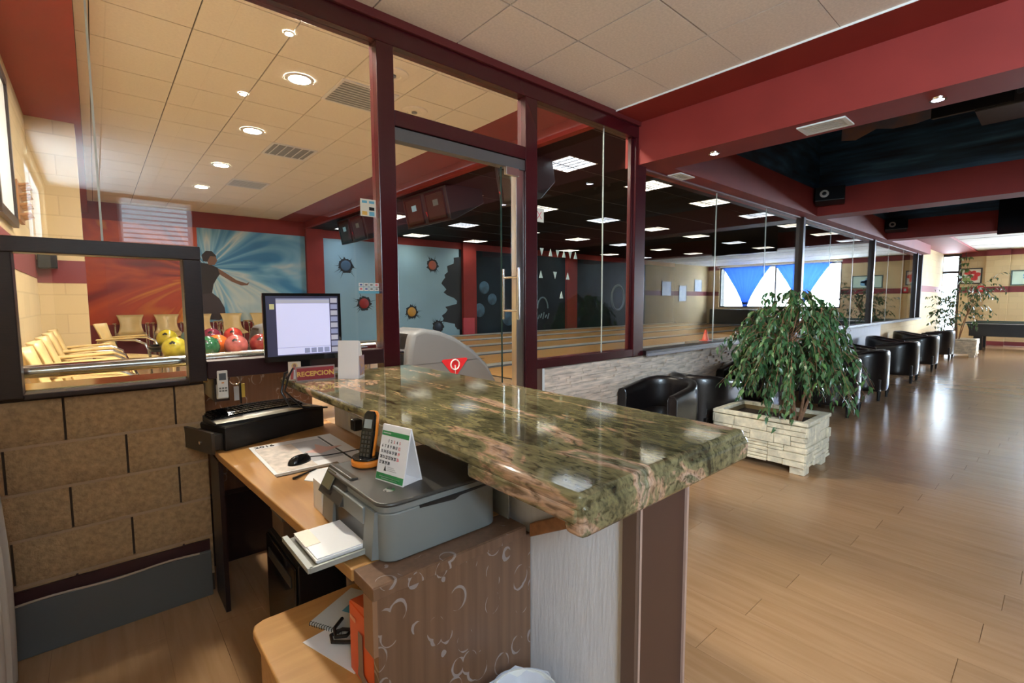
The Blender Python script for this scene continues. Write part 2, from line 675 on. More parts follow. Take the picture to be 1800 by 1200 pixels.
# --- lanes (look-alike, one object each)
GUT = M('grey_gutter', (0.06, 0.065, 0.075), 0.3)
CAPM = M('pale_lane_capping', (0.55, 0.50, 0.42), 0.3)
lane_names = ['nearest to the glass', 'second from the glass', 'third from the glass', 'fourth from the glass', 'fifth from the glass', 'farthest, along the painted wall']
for k in range(6):
    y0 = 3.34 + 1.605 * k
    t = thing('bowling_lane', 'polished wooden bowling lane, ' + lane_names[k], 'bowling lane', (4.5, y0, HALL_Z), group='bowling lanes')
    part('lane', B(4.5, FARX - .1, y0 + .27, y0 + 1.33, HALL_Z - .07, HALL_Z), LANE, t)
    for gy in (y0 + .02, y0 + 1.34):
        g = MB()
        g.prism([(gy, HALL_Z - .01), (gy + .03, HALL_Z - .05), (gy + .12, HALL_Z - .068), (gy + .21, HALL_Z - .05), (gy + .24, HALL_Z - .01), (gy + .24, HALL_Z - .069), (gy, HALL_Z - .069)], 4.5, FARX - .1, 'x')
        part('gutter', g, GUT, t)
    part('capping', B(4.5, FARX - .1, y0 + 1.585, y0 + 1.625, HALL_Z - .069, HALL_Z + .03), CAPM, t)

# --- near block wall under the reception window, block by block
wl = struct('wall_front', 'low tan split-face block wall under the hatch window', 'wall', (-.45, 2.87, 0))
part('mortar_core', B(-.46, 0.395, 2.862, 3.12, 0, 1.115), MORTAR, wl)
bmesh_cache = {}
def block(x0, x1, z0, z1):
    x0, x1 = max(x0, -.46), min(x1, 0.395)
    if x1 - x0 < .02:
        return
    key = round(x1 - x0, 3)
    if key not in bmesh_cache:
        w, h, d = x1 - x0, 0.188, 0.03
        nx, nz = max(3, int(w / .035)), 6
        rnd = random.Random(3)
        mb = MB()
        def fn(u, v):
            e = 0 if (0 < u < 1 and 0 < v < 1) else 1
            return (u * w, -d + (0.010 if e else rnd.uniform(-.004, .004)), v * h)
        mb.grid(fn, nx, nz)
        mb.box(0, w, -d + .012, 0, 0, h)
        me = mb.mesh('block', smooth=True, angle=60)
        me.materials.append(BLOCK)
        bmesh_cache[key] = me
    obj('block', bmesh_cache[key], None, wl, (x0 + .45, 0.0, z0))
for r in range(5):
    z0 = 0.905 - .2 * r
    ofs = -0.13 if r % 2 == 0 else 0.075
    k = -2
    while ofs + .4 * k < .45:
        x0 = ofs + .4 * k
        block(x0 + .0045, x0 + .3955, z0 + .006, z0 + .194)
        k += 1
    part('mortar_bed', B(-.46, .395, 2.846, 2.863, z0 - .006, z0 + .006), MBED, wl)
bb = struct('baseboard_front', 'dark maroon strip over grey skirting at the foot of the block wall', 'baseboard', (-.45, 2.82, 0))
part('maroon_strip', B(-.46, .38, 2.835, 2.862, .235, .290), M('maroon_strip', (.035, .006, .008), .5), bb)
part('skirting', B(-.46, .38, 2.815, 2.862, 0, .235), M('grey_skirting', (.10, .105, .105), .45), bb, bevel=.003)
cable = MB().tube([(-.33 + .012 * k * 5, 2.812 - .003 * math.sin(k), .241 + .006 * math.sin(k * .9)) for k in range(12)], .005, 6)
single('wall_cable', cable, M('pale_cable', (.45, .36, .28), .5), 'thin pale cable lying along the top of the grey skirting', 'cable', (0, 2.81, .17), smooth=True)

# niche behind the desk under the glass
nw = struct('wall_niche', 'brown patterned panel lining the niche behind the desk', 'wall', (.4, 3.3, 0))
part('panel', B(.395, 1.04, 3.20, 3.24, 0, 1.13), PAPER, nw)


# --- reception shell (left wall with window, rear wall)
ws = struct('wall_left', 'cream block wall left of the reception', 'wall', (-.5, 0, 0))
for a in ((-4.3, -3.95, 0, 3.4), (-1.25, 3.0, 0, 3.4), (-3.95, -1.25, 0, 2.15), (-3.95, -1.25, 3.15, 3.4)):
    part('wall_piece', B(-.62, -.46, a[0], a[1], a[2], a[3]), CREAMW, ws)
FRM = M('white_window_frame', (.75, .75, .73), .4)
w1 = struct('window_1', 'office window in the left wall behind the camera', 'window', (-.55, -2.6, 2.15))
for a in ((-3.95, -3.89, 2.15, 3.15), (-1.31, -1.25, 2.15, 3.15), (-2.63, -2.57, 2.15, 3.15), (-3.89, -1.31, 2.15, 2.21), (-3.89, -1.31, 3.09, 3.15)):
    part('frame', B(-.58, -.51, a[0], a[1], a[2], a[3]), FRM, w1)
for a in ((-3.89, -2.63), (-2.57, -1.31)):
    part('pane', B(-.55, -.544, a[0], a[1], 2.21, 3.09), GLASS, w1)
wb = struct('wall_rear', 'dark panelled wall behind the reception with a small high window', 'wall', (2, -4.2, 0))
for a in ((-.5, .35, 0, 3.4), (1.35, 4.2, 0, 3.4), (.35, 1.35, 0, 2.4), (.35, 1.35, 3.2, 3.4)):
    part('wall_piece', B(a[0], a[1], -4.35, -4.2, a[2], a[3]), M('dark_wood_wall', (.05, .03, .022), .6), wb)
wr = struct('window_2', 'small high window with pale slatted blind in the rear wall', 'window', (.85, -4.25, 2.4))
for a in ((.35, .41, 2.4, 3.2), (1.29, 1.35, 2.4, 3.2), (.41, 1.29, 2.4, 2.46), (.41, 1.29, 3.14, 3.2)):
    part('frame', B(a[0], a[1], -4.33, -4.26, a[2], a[3]), FRM, wr)
part('pane', B(.41, 1.29, -4.30, -4.294, 2.46, 3.14), GLASS, wr)
slat_me = B(-.45, .45, -.022, .022, -.001, .001).mesh('slat')
slat_me.materials.append(FRM)
for k in range(10):
    s = obj('slat', slat_me, None, wr, (0, .09, .76 - .075 * k))
    s.rotation_euler = (math.radians(25), 0, 0)

# lounge walls
wa = struct('wall_corner', 'short wall where the lounge widens behind the reception', 'wall', (4.15, -5, 0))
part('wall', B(4.1, 4.25, SIDEY, -4.2, 0, 4.3), CREAMW, wa)
wd = struct('wall_right', 'right-hand lounge wall, dark bar side running into cream blocks', 'wall', (13, SIDEY, 0))
DARKW = M('dark_bar_panel', (.03, .022, .02), .5)
part('bar_panel', B(4.1, 17.2, SIDEY - .15, SIDEY, 0, 4.3), DARKW, wd)
part('block_face', B(17.2, FARX + .15, SIDEY - .15, SIDEY, 0, 3.3), CREAMX, wd)
part('maroon_stripe', B(17.2, FARX, SIDEY, SIDEY + .006, 1.75, 1.95), STRIPE, wd)
# end wall
we = struct('wall_far', 'cream block end wall of the lounge with a maroon stripe', 'wall', (FARX, 0, 0))
for a in ((SIDEY, -5.1, 0, 3.2), (-5.1, -.15, 0, 1.2), (-5.1, -.15, 3.06, 3.2), (-.15, 2.40, 0, 3.2), (2.40, 3.2, 3.08, 3.2)):
    part('block_face', B(FARX, FARX + .2, a[0], a[1], a[2], a[3]), CREAMW, we)
part('pilaster', B(FARX - .12, FARX, 1.23, 1.79, 0, 2.95), CREAMW, we)
for a in ((-.15, 1.23, FARX - .006), (1.23, 1.79, FARX - .126), (1.79, 2.40, FARX - .006), (SIDEY, -5.1, FARX - .006)):
    part('maroon_stripe', B(a[2], FARX - .001, a[0], a[1], 1.75, 1.94), STRIPE, we)
    part('maroon_cornice', B(a[2], FARX - .001, a[0], a[1], 2.96, 3.14), STRIPE, we)
    part('maroon_skirting', B(a[2], FARX - .001, a[0], a[1], 0.0, .14), STRIPE, we)
w3 = struct('window_3', 'tall bright corner window with dark frame at the end of the lounge', 'window', (FARX, 2.68, 0))
DFR = M('dark_window_frame', (.02, .02, .03), .4)
for a in ((2.40, 2.47, 0, 3.08), (2.86, 3.0, 0, 3.08), (2.47, 2.86, 3.0, 3.08), (2.47, 2.86, 2.42, 2.5), (2.47, 2.86, 0, .1)):
    part('frame', B(FARX + .02, FARX + .1, a[0], a[1], a[2], a[3]), DFR, w3)
for a in ((.1, 2.42), (2.5, 3.0)):
    part('pane', B(FARX + .05, FARX + .056, 2.47, 2.86, a[0], a[1]), GLASS, w3)
w4 = struct('window_4', 'wide bright window behind blue tied-back curtains', 'window', (FARX, -2.6, 1.2))
for a in ((-5.1, -5.04, 1.2, 3.06), (-.21, -.15, 1.2, 3.06), (-2.66, -2.6, 1.2, 3.06), (-5.1, -.15, 1.2, 1.26), (-5.1, -.15, 3.0, 3.06)):
    part('frame', B(FARX + .06, FARX + .13, a[0], a[1], a[2], a[3]), DFR, w4)
for a in ((-5.04, -2.66), (-2.6, -.21)):
    part('pane', B(FARX + .09, FARX + .096, a[0], a[1], 1.26, 3.0), GLASS, w4)

# cream wall stub closing the glazing, with the doorway beyond it
wc = struct('wall_stub', 'cream block wall between the last glass pane and the corner window', 'wall', (19.5, GY, 0))
part('block_face', B(18.55, FARX + .1, GY, GY + .25, 0, 3.2), CREAMX, wc)
part('maroon_stripe', B(18.55, FARX, GY - .006, GY, 1.76, 1.95), STRIPE, wc)

# --- ceilings
ce = struct('ceiling', 'beige tiled ceiling with dark grid lines above the reception', 'ceiling', (0, 0, 3.25))
part('grid', B(-.5, 3.70, -4.3, 2.9, 3.262, 3.30), GRID, ce)
tile_me = B(.005, .595, .005, .595, 0, .012).mesh('ceiling_tile')
tile_me.materials.append(TILE)
# measured grid: corner of four tiles at (1.94, 1.64)... step 0.6
tx0, ty0 = 1.948 - .6 * 4, 2.245 - .6 * 11
for i in range(8):
    for j in range(13):
        x, y = tx0 + .6 * i, ty0 + .6 * j
        x1, y1 = min(x + .6, 3.70), min(y + .6, 2.86)
        if x1 - x < .05 or y1 - y < .05:
            continue
        if x1 - x > .59 and y1 - y > .59:
            obj('ceiling_tile', tile_me, None, ce, (x, y, 0))
        else:
            part('ceiling_tile', B(x + .004, x1 - .001, y + .004, y1 - .001, 3.25, 3.265), TILE, ce)
cs = struct('trim_1', 'dark red ceiling band along the edge of the reception tiles', 'trim', (3.9, 0, 3.2))
part('band', B(3.70, 4.12, -4.3, 2.86, 3.238, 3.3), RED, cs)
part('edge_bead', B(3.697, 3.7005, -4.3, 2.86, 3.2365, 3.25), PLATE, cs)

ch = struct('ceiling', 'cream tiled ceiling above the bowling seats', 'ceiling', (0, 3, 3.6))
part('grid', B(0.0, 3.62, 2.95, HALL_Y, 3.612, 3.66), M('brown_grid', (.05, .04, .03), .6), ch)
tile2_me = B(.005, .595, .005, .595, 0, .012).mesh('ceiling_tile')
tile2_me.materials.append(TILE2)
for i in range(7):
    for j in range(18):
        x, y = 0.685 - 1.2 + .6 * i, 3.90 - 1.2 + .6 * j
        xa, xb, ya, yb = max(x, 0.0), min(x + .6, 3.62), max(y, 2.95), min(y + .6, HALL_Y)
        if xb - xa < .03 or yb - ya < .03:
            continue
        if xb - xa > .59 and yb - ya > .59:
            obj('ceiling_tile', tile2_me, None, ch, (x, y - 3, 0))
        else:
            part('ceiling_tile', B(xa + .004, xb - .002, ya + .004, yb - .002, 3.6, 3.615), TILE2, ch)
cd = struct('ceiling', 'black ceiling over the bowling lanes', 'ceiling', (12, 8, 3.45))
PCOLS = [5.2, 7.2, 9.35, 11.55, 13.8, 16.3, 18.7]
PROWS = [4.75, 7.4, 10.15, 12.55]
part('upper_slab', B(4.3, FARX + .3, 2.95, HALL_Y, 3.53, 3.6), DARKC, cd)
yl = 2.95
for y in PROWS + [None]:
    ye = HALL_Y if y is None else y - .3
    part('slab_strip', B(4.3, FARX + .3, yl, ye, 3.45, 3.53), DARKC, cd)
    if y is not None:
        xl = 4.3
        for x in PCOLS + [None]:
            xe = FARX + .3 if x is None else x - .3
            part('slab_piece', B(xl, xe, y - .3, y + .3, 3.45, 3.53), DARKC, cd)
            xl = None if x is None else x + .3
        yl = y + .3
BLKT = M('black_tee_bar', (.05, .045, .04), .5)
for k in range(9):
    part('tee_bar', B(4.3, 12, 3.6 + 1.2 * k, 3.615 + 1.2 * k, 3.446, 3.451), BLKT, cd)
sof = struct('trim_2', 'red soffit along the left wall of the bowling hall', 'trim', (-.2, 5, 3.3))
part('soffit', B(-.5, 0.0, 2.95, HALL_Y, 3.34, 3.62), RED, sof)
bmh = struct('trim_3', 'red beam between cream seating ceiling and black lane ceiling', 'trim', (4, 8, 3.5))
part('underside', B(3.62, 4.25, 2.95, HALL_Y, 3.598, 3.66), RED, bmh)
part('face', B(4.24, 4.34, 2.95, HALL_Y, 3.44, 3.66), RED, bmh)

# far wall of the hall
hw = struct('wall_hall', 'far wall of the bowling hall carrying the murals', 'wall', (0, HALL_Y, 0))
LBLUE = M('pale_blue_paint', (.30, .50, .62), .6, var=(.8, .08))
BLKMUR = M('black_mural_paint', (.003, .004, .005), .5, spec=.2, var=(.8, 0.9), col2=(.010, .024, .034))
part('backing', B(-.5, FARX + .2, HALL_Y + .02, HALL_Y + .2, 0, 3.7), DRED, hw)
part('red_wainscot', B(-.1, 4.26, HALL_Y, HALL_Y + .02, HALL_Z, 1.06), M('wainscot_red', (.22, .02, .02), .5), hw)
part('red_band', B(-.1, FARX, HALL_Y - .02, HALL_Y + .02, 3.24, 3.60), RED, hw)
part('blue_face', B(4.7, 9.15, HALL_Y, HALL_Y + .02, HALL_Z, 3.25), LBLUE, hw)
part('dark_mural', B(9.15, FARX, HALL_Y, HALL_Y + .02, HALL_Z, 3.25), BLKMUR, hw)
for k, (a, b) in enumerate(((4.26, 4.7), (9.25, 9.78), (14.3, 14.9))):
    p_ = part('pilaster', B(a, b, HALL_Y - .12, HALL_Y, HALL_Z, 3.45), RED, hw)
part('bright_red_foot', B(9.2, 9.66, HALL_Y - .16, HALL_Y - .12, HALL_Z, .98), M('bright_red', (.55, .02, .03), .4), hw)
hl = struct('wall_hall_left', 'cream block wall with maroon stripe along the hall seats', 'wall', (-.42, 5, 0))
part('block_face', B(-.6, -.42, 3.0, HALL_Y, 0, 3.5), CREAMW, hl)
part('pier', B(-.42, -.055, 6.75, 7.2, 0, 3.34), CREAMX, hl)
part('maroon_stripe', B(-.42, -.414, 3.0, 6.75, 1.76, 1.99), STRIPE, hl)
part('maroon_stripe', B(-.42, -.050, 6.744, 6.75, 1.72, 1.95), STRIPE, hl)
he = struct('wall_hall_end', 'dark end wall behind the bowling pins', 'wall', (FARX, 8, 0))
part('wall', B(FARX, FARX + .2, 3.12, HALL_Y + .1, 0, 3.6), DARKC, he)

# --- red beams and painted coffers of the lounge
def sea_print(name):
    m, n, l, p = nt(name)
    tc = n.new('ShaderNodeTexCoord')
    mp = n.new('ShaderNodeMapping')
    mp.inputs['Scale'].default_value = (1, .55, 5)
    l.new(tc.outputs['Object'], mp.inputs['Vector'])
    t = n.new('ShaderNodeTexNoise')
    t.inputs['Scale'].default_value = 1.6
    t.inputs['Detail'].default_value = 6
    l.new(mp.outputs[0], t.inputs['Vector'])
    r = ramp(n, [(.35, (.012, .022, .042)), (.55, (.03, .085, .16)), (.75, (.09, .23, .38))])
    l.new(t.outputs['Fac'], r.inputs[0])
    l.new(r.outputs[0], p.inputs['Base Color'])
    p.inputs['Roughness'].default_value = .5
    MATS[name] = m
    return m
SEA = sea_print('painted_night_sea')
SUNS = M('painted_sunset', (.85, .30, .08), .6, var=(1.2, .3), col2=(.14, .22, .32))
HILL = M('painted_hills', (.008, .010, .014), .6)
def beam(idx, x0, x1, label):
    t = struct('trim_%d' % idx, label, 'beam', (x0, 0, 2.84))
    part('beam', B(x0, x1, SIDEY, 2.66, 2.84, 3.24), RED, t)
    part('painted_upstand', B(x0 + .004, x1 - .004, SIDEY, 2.66, 3.24, 4.3), SEA, t)
    return t
b1 = beam(4, 4.12, 4.49, 'wide red ceiling beam nearest the counter, with two lit spotlights')
b2 = beam(5, 8.75, 9.19, 'second red cross beam carrying a black loudspeaker')
b3 = beam(6, 13.3, 13.76, 'third red cross beam, farthest from the counter')
part('nose', B(4.10, 4.12, SIDEY, 2.86, 2.84, 3.24), RED, b1)
so = struct('trim_7', 'red soffit running along the top of the lounge glass', 'trim', (10, 2.76, 2.84))
part('soffit', B(4.12, 18.55, 2.66, 2.99, 2.84, 3.24), RED, so)
part('painted_upstand', B(4.12, 13.76, 2.66, 2.99, 3.24, 4.3), SEA, so)
part('wide_soffit', B(13.76, FARX, 2.02, 3.2, 3.10, 3.2), RED, so)
part('coffer_lid', B(4.12, 13.76, SIDEY, 2.99, 4.3, 4.4), SEA, so)
# sunset painted on the back of the first coffer
sky = MB()
prof = [(2.38, 3.93), (2.2, 3.90), (1.95, 4.0), (1.75, 3.95), (1.5, 3.95), (1.33, 3.98), (.5, 3.92), (-.6, 4.02), (-2, 3.9), (-4, 4.0)]
sky.prism([(2.38, 4.29), (-4, 4.29)] + prof[::-1], 8.742, 8.754, 'x')
part('painted_sunset', sky, SUNS, b2)
cw = struct('ceiling', 'bright white ceiling over the far end of the lounge', 'ceiling', (18, -2, 3.15))
part('slab', B(13.5, FARX + .2, SIDEY - .1, 3.1, 3.16, 3.3), WHITEC, cw)
for x in (15.5, 18, 20.4):
    part('joint', B(x, x + .02, SIDEY, 2.0, 3.156, 3.161), GRID, cw)

# --- glazed partition of the reception
w5 = struct('window_5', 'maroon framed floor-to-ceiling glass partition beside the counter', 'window', (1.4, GY, 0))
def fr(name, x0, x1, z0, z1, y0=GY - .05, y1=GY + .05, m=MAROON, root=w5, bev=.004):
    return part(name, B(x0, x1, y0, y1, z0, z1), m, root, bevel=bev)
fr('top_rail', -.46, 4.22, 3.09, 3.255)
fr('top_bead', -.46, 4.12, 3.20, 3.262, GY - .075, GY - .05, DRED)
fr('post', 1.37, 1.485, 0.0, 3.09)
fr('post', 2.60, 2.725, 0.0, 3.09)
fr('post', 4.06, 4.235, 0.95, 3.09)
fr('transom', 1.485, 2.60, 2.615, 2.71)
fr('bottom_rail', .41, 1.37, 1.125, 1.215, m=M('dark_maroon_rail', (.03, .006, .009), .35))
fr('bottom_rail', 2.725, 4.06, .955, 1.03)
fr('glass_bead', 4.02, 4.06, 1.03, 3.09, GY - .02, GY + .02)
part('pane', B(-.46, 0.038, GY - .004, GY + .004, 1.79, 3.09), GLASS, w5)
part('pane', B(0.046, 1.37, GY - .004, GY + .004, 1.215, 3.09), GLASS, w5)
part('glass_joint', B(0.038, 0.046, GY - .006, GY + .006, 1.78, 3.09), GSEAM, w5)
part('pane', B(1.485, 2.60, GY - .004, GY + .004, 2.71, 3.09), GLASS, w5)
part('pane', B(2.725, 3.615, GY - .004, GY + .004, 1.03, 3.09), GLASS, w5)
part('glass_joint', B(3.615, 3.621, GY - .005, GY + .005, 1.03, 3.09), GSEAM, w5)
part('pane', B(3.621, 4.06, GY - .004, GY + .004, 1.03, 3.09), GLASS, w5)

w6 = struct('window_6', 'small dark-framed hatch window above the block wall', 'window', (0, GY, 1.12))
for nm, a in (('top_rail', (-.46, .405, 1.72, 1.785)), ('stile', (-.46, -.245, 1.12, 1.72)), ('stile', (.33, .405, 1.12, 1.72)), ('bottom_rail', (-.245, .33, 1.112, 1.135))):
    part(nm, B(a[0], a[1], GY - .07, GY + .03, a[2], a[3]), DBROWN, w6, bevel=.004)
part('sill', B(-.46, .42, GY + .03, 3.14, 1.10, 1.14), M('brass_sill', (.55, .40, .16), .18, metal=1), w6)  # gold base colour stands in for the yellow the sill reflects
part('pane', B(-.245, .33, GY - .004, GY + .004, 1.135, 1.72), GLASS, w6)

# glazing along the lounge
w7 = struct('window_7', 'long row of tall glass panes between lounge and bowling lanes', 'window', (10, GY, .95))
fr('sill_rail', 4.235, 18.55, .955, 1.0, GY - .09, GY + .06, DBROWN, w7)
fr('sill_edge', 4.235, 18.55, .945, .975, GY - .11, GY - .088, M('pale_sill_edge', (.30, .29, .32), .25), w7, .002)
fr('head_rail', 4.235, 18.55, 2.82, 2.845, GY - .03, GY + .03, DRED, w7)
cuts = [4.235, 5.82, 7.31, 8.68, 10.2, 11.65, 13.08, 14.6, 16.2, 17.8, 18.55]
for i in range(len(cuts) - 1):
    part('pane', B(cuts[i] + .004, cuts[i + 1] - .004, GY - .004, GY + .004, 1.0, 2.84), GLASS, w7)
    if i and cuts[i] not in (8.68, 13.08, 17.8):
        part('glass_joint', B(cuts[i] - .004, cuts[i] + .004, GY - .005, GY + .005, 1.0, 2.84), GSEAM, w7)
for x in (8.68, 13.08, 17.8, 18.5):
    fr('mullion', x - .045, x + .045, 1.0, 2.84, GY - .06, GY + .05, DBROWN, w7)

# low stone-clad wall below it
lw = struct('wall_low', 'low wall clad in thin pale ledge stones under the lounge glass', 'wall', (2.8, GY, 0))
part('core', B(2.735, 18.55, GY + .0, 3.12, 0, .955), M('grey_mortar', (.34, .29, .25), .95), lw)
rs = random.Random(5)
st = MB()
z = 0.01
while z < .94:
    h = rs.uniform(.016, .034)
    x = 2.83
    while x < 9.4:
        L = rs.uniform(.07, .26)
        st.box(x, min(x + L - .002, 9.4), GY - rs.uniform(.004, .026), GY + .01, z, min(z + h - .0015, .945))
        x += L
    z += h
part('ledge_stones', st, STONE, lw, kind='stuff')
part('end_trim', B(2.735, 2.80, GY - .03, GY + .02, 0, .955), M('brown_trim', (.14, .075, .05), .4), lw)
part('white_bead', B(2.80, 2.825, GY - .034, GY + .02, 0, .95), PLATE, lw)
part('white_render', B(9.4, 14.2, GY - .012, GY, 0, .95), WHITE, lw)
part('cream_render', B(14.2, 18.55, GY - .012, GY, 0, .95), CREAMX, lw)

# glass door
d1 = struct('door_1', 'glass entrance door with steel stile and tubular pull handles', 'door', (2.0, GY, .0))
part('header_bar', B(1.485, 2.60, GY - .04, GY + .03, 2.53, 2.61), ALU, d1, bevel=.003)
part('pane', B(1.50, 2.385, GY - .005, GY + .005, HALL_Z * 0 + .05, 2.53), GLASSD, d1)
part('glass_edge', B(2.385, 2.391, GY - .006, GY + .006, .05, 2.53), M('glass_edge', (.02, .05, .045), .2), d1)
part('pane', B(2.391, 2.52, GY - .005, GY + .005, .05, 2.53), GLASSD, d1)
part('stile', B(2.515, 2.598, GY - .03, GY + .03, .05, 2.53), STEEL, d1, bevel=.004)
part('closer', B(2.40, 2.53, GY - .05, GY - .02, 2.47, 2.53), STEEL, d1, bevel=.004)
part('bottom_bar', B(1.50, 2.60, GY - .02, GY + .02, .0, .06), STEEL, d1)
for yy in (GY - .09, GY + .09):
    hd = part('pull_handle', MB().cyl((2.48, yy, 1.37), (2.48, yy, 1.77), .013, n=12), CHROME, d1, smooth=True)
    for zz in (1.44, 1.70):
        part('standoff', MB().cyl((2.48, yy, zz), (2.48, GY, zz), .009, n=10), CHROME, hd, smooth=True)

# ================================================================ RECEPTION DESK
DZ = 0.79
ct = thing('counter_top', 'thick green and pink granite counter top with rounded edges', 'counter top', (1.1, 1.8, 1.062))
part('slab', B(.745, 1.545, .645, 2.815, 1.062, 1.102), GRANITE, ct, bevel=.014, seg=4)
part('end_apron', B(.75, 1.565, .637, .70, 1.0, 1.08), GRANITE, ct, bevel=.02, seg=4)
part('side_lip', B(.745, .78, .655, 1.05, 1.03, 1.07), GRANITE, ct, bevel=.008, seg=3)
cb_ = thing('counter_wall', 'white painted counter wall with a brown end panel under the granite', 'counter', (1.1, 1.8, 0))
part('wall', B(1.04, 1.285, .715, 2.81, 0, 1.06), WHITE, cb_)
part('end_panel', B(1.04, 1.285, .70, .715, 0, 1.0), M('brown_end_panel', (.075, .035, .025), .4), cb_)
part('pale_edge_strip', B(1.04, 1.052, .692, .702, 0, 1.0), M('pale_pink_strip', (.45, .30, .24), .5), cb_)
part('brown_edge_strip', B(1.025, 1.042, .692, .735, 0, 1.0), M('brown_edge_strip', (.12, .07, .05), .5), cb_)
part('pale_edge_strip', B(1.28, 1.29, .692, .735, 0, 1.0), MATS['pale_pink_strip'], cb_)
part('front_panel', B(1.285, 1.30, .715, 2.81, 0, 1.06), MATS['brown_end_panel'], cb_)
single('wooden_cleat', MB().prism([(1.085, .755), (.86, .875), (.86, .92), (1.085, .80)], 1.012, 1.039, 'x'), KRAFT, 'bare brown wooden cleat fixed aslant on the white counter wall', 'cleat', (.98, 1.0, .75), bevel=.003)
for y, wh in ((1.25, 'behind the printer'), (1.95, 'behind the phone'), (2.55, 'near the monitor')):
    single('shelf_bracket', MB().prism([(1.038, 1.06), (.89, 1.06), (1.038, .975)], y, y + .03, 'y'), M('blue_grey_bracket', (.20, .26, .36), .5), 'blue-grey triangular bracket under the granite, ' + wh, 'bracket', (.95, y, 1.0), group='brackets under the granite')

dk = thing('reception_desk', 'wooden reception desk with a swirl-papered end panel behind the counter', 'desk', (.75, 1.9, 0))
part('top', MB().prism([(.482, 1.22), (1.038, 1.22), (1.038, 3.19), (.405, 3.19), (.405, 2.6)], DZ - .035, DZ, 'z'), DESKW, dk, bevel=.004)
part('papered_end_top', B(.487, 1.01, 1.10, 1.2195, DZ - .036, DZ), PAPER, dk, bevel=.003)
part('end_panel', B(.50, 1.036, 1.105, 1.135, 0, DZ - .036), PAPER, dk)
part('worn_edge', B(.487, 1.01, 1.097, 1.104, DZ - .034, DZ - .002), PAPER, dk, bevel=.002)
part('bare_inner_edge', B(.487, .50, 1.105, 1.16, .60, DZ - .036), M('bare_board', (.30, .16, .09), .6), dk)
part('side_panel', B(.40, .42, 2.60, 2.83, 0, DZ - .036), DBROWN, dk)

# pedestal cabinet with rounded corner
pc = thing('desk_pedestal', 'low light-oak pedestal cabinet under the desk end', 'cabinet', (.6, 1.45, 0))
pr = [(.36, 1.05), (1.0, 1.05), (1.0, 1.72), (.39, 1.72)] + [(.36 + .03 * (1 - math.sin(t * PI / 8)), 1.69 + .03 * (1 - (1 - math.cos(t * PI / 8)))) for t in range(0, 1)]
part('top', MB().prism([(.325, .95), (.325, 1.66), (.335, 1.69), (.365, 1.705), (.86, 1.705), (.86, 1.14), (.48, 1.14), (.48, .95)], .42, .45, 'z'), CABW, pc, bevel=.006, seg=3)
part('body', MB().prism([(.345, .95), (.345, 1.66), (.37, 1.685), (.85, 1.685), (.85, 1.145), (.475, 1.145), (.475, .95)], 0.0, .42, 'z'), CABW, pc)

# --- cash drawer with keyboard
ang = math.radians(18)
cd_ = thing('cash_drawer', 'black metal cash drawer with its tray pulled open on the desk corner', 'cash drawer', (.44, 2.63, DZ + .001), (0, 0, ang))
part('case', B(0, .56, 0, .30, 0, .115), M('black_metal', (.006, .006, .007), .45), cd_, world=False, bevel=.004)
part('top_plate', B(.004, .556, .004, .296, .115, .118), M('black_top', (.03, .026, .02), .3), cd_, world=False)
tr_ = part('tray', B(-.05, 0, .02, .28, .01, .085), BLACKP, cd_, world=False)
fp_ = part('tray_front', B(-.066, -.05, -.005, .30, .0, .105), M('dark_brown_metal', (.045, .035, .028), .35), cd_, world=False, bevel=.002)
part('lock', MB().cyl((-.066, .10, .045), (-.070, .10, .045), .008), CHROME, fp_, world=False, smooth=True)

kb = thing('keyboard', 'black ergonomic keyboard with silver palm rest on the cash drawer', 'keyboard', (.405, 2.715, DZ + .1195), (0, 0, math.radians(10)))
def kcurve(u, v):
    x = .5 * u
    bow = -.045 * math.sin(u * PI)
    return (x, -.02 + bow + v * (.2 - bow), .012 + .022 * v + .012 * math.sin(u * PI))
body = MB().grid(kcurve, 15, 6)
body.grid(lambda u, v: (kcurve(u, v)[0], kcurve(u, v)[1], 0), 15, 6)
body.grid(lambda u, v: (kcurve(u, 0)[0], kcurve(u, 0)[1], v * kcurve(u, 0)[2]), 15, 2)
body.grid(lambda u, v: (kcurve(u, 1)[0], kcurve(u, 1)[1], v * kcurve(u, 1)[2]), 15, 2)
body.grid(lambda u, v: (0, kcurve(0, u)[1], v * kcurve(0, u)[2]), 6, 2)
body.grid(lambda u, v: (.5, kcurve(1, u)[1], v * kcurve(1, u)[2]), 6, 2)
part('case', body, BLACKP, kb, world=False, smooth=True)
rest = MB().grid(lambda u, v: (.004 + .492 * u, -.055 * math.sin(u * PI) - .03 + .062 * v + .0 * u, .009 + .010 * math.sin(v * PI * .9) + .012 * math.sin(u * PI)), 21, 6)
part('palm_rest', rest, M('silver_plastic', (.45, .42, .36), .28, metal=.4), kb, world=False, smooth=True)
key_me = B(-.0085, .0085, -.0085, .0085, 0, .008).mesh('key')
key_me.materials.append(BLACKG)
for r in range(5):
    for c in range(23):
        u, v = (c + .8) / 24.6, .34 + r * .135
        q = kcurve(u, v)
        o = obj('key', key_me, None, kb, q)
        o.rotation_euler = (.12, 0, 0)

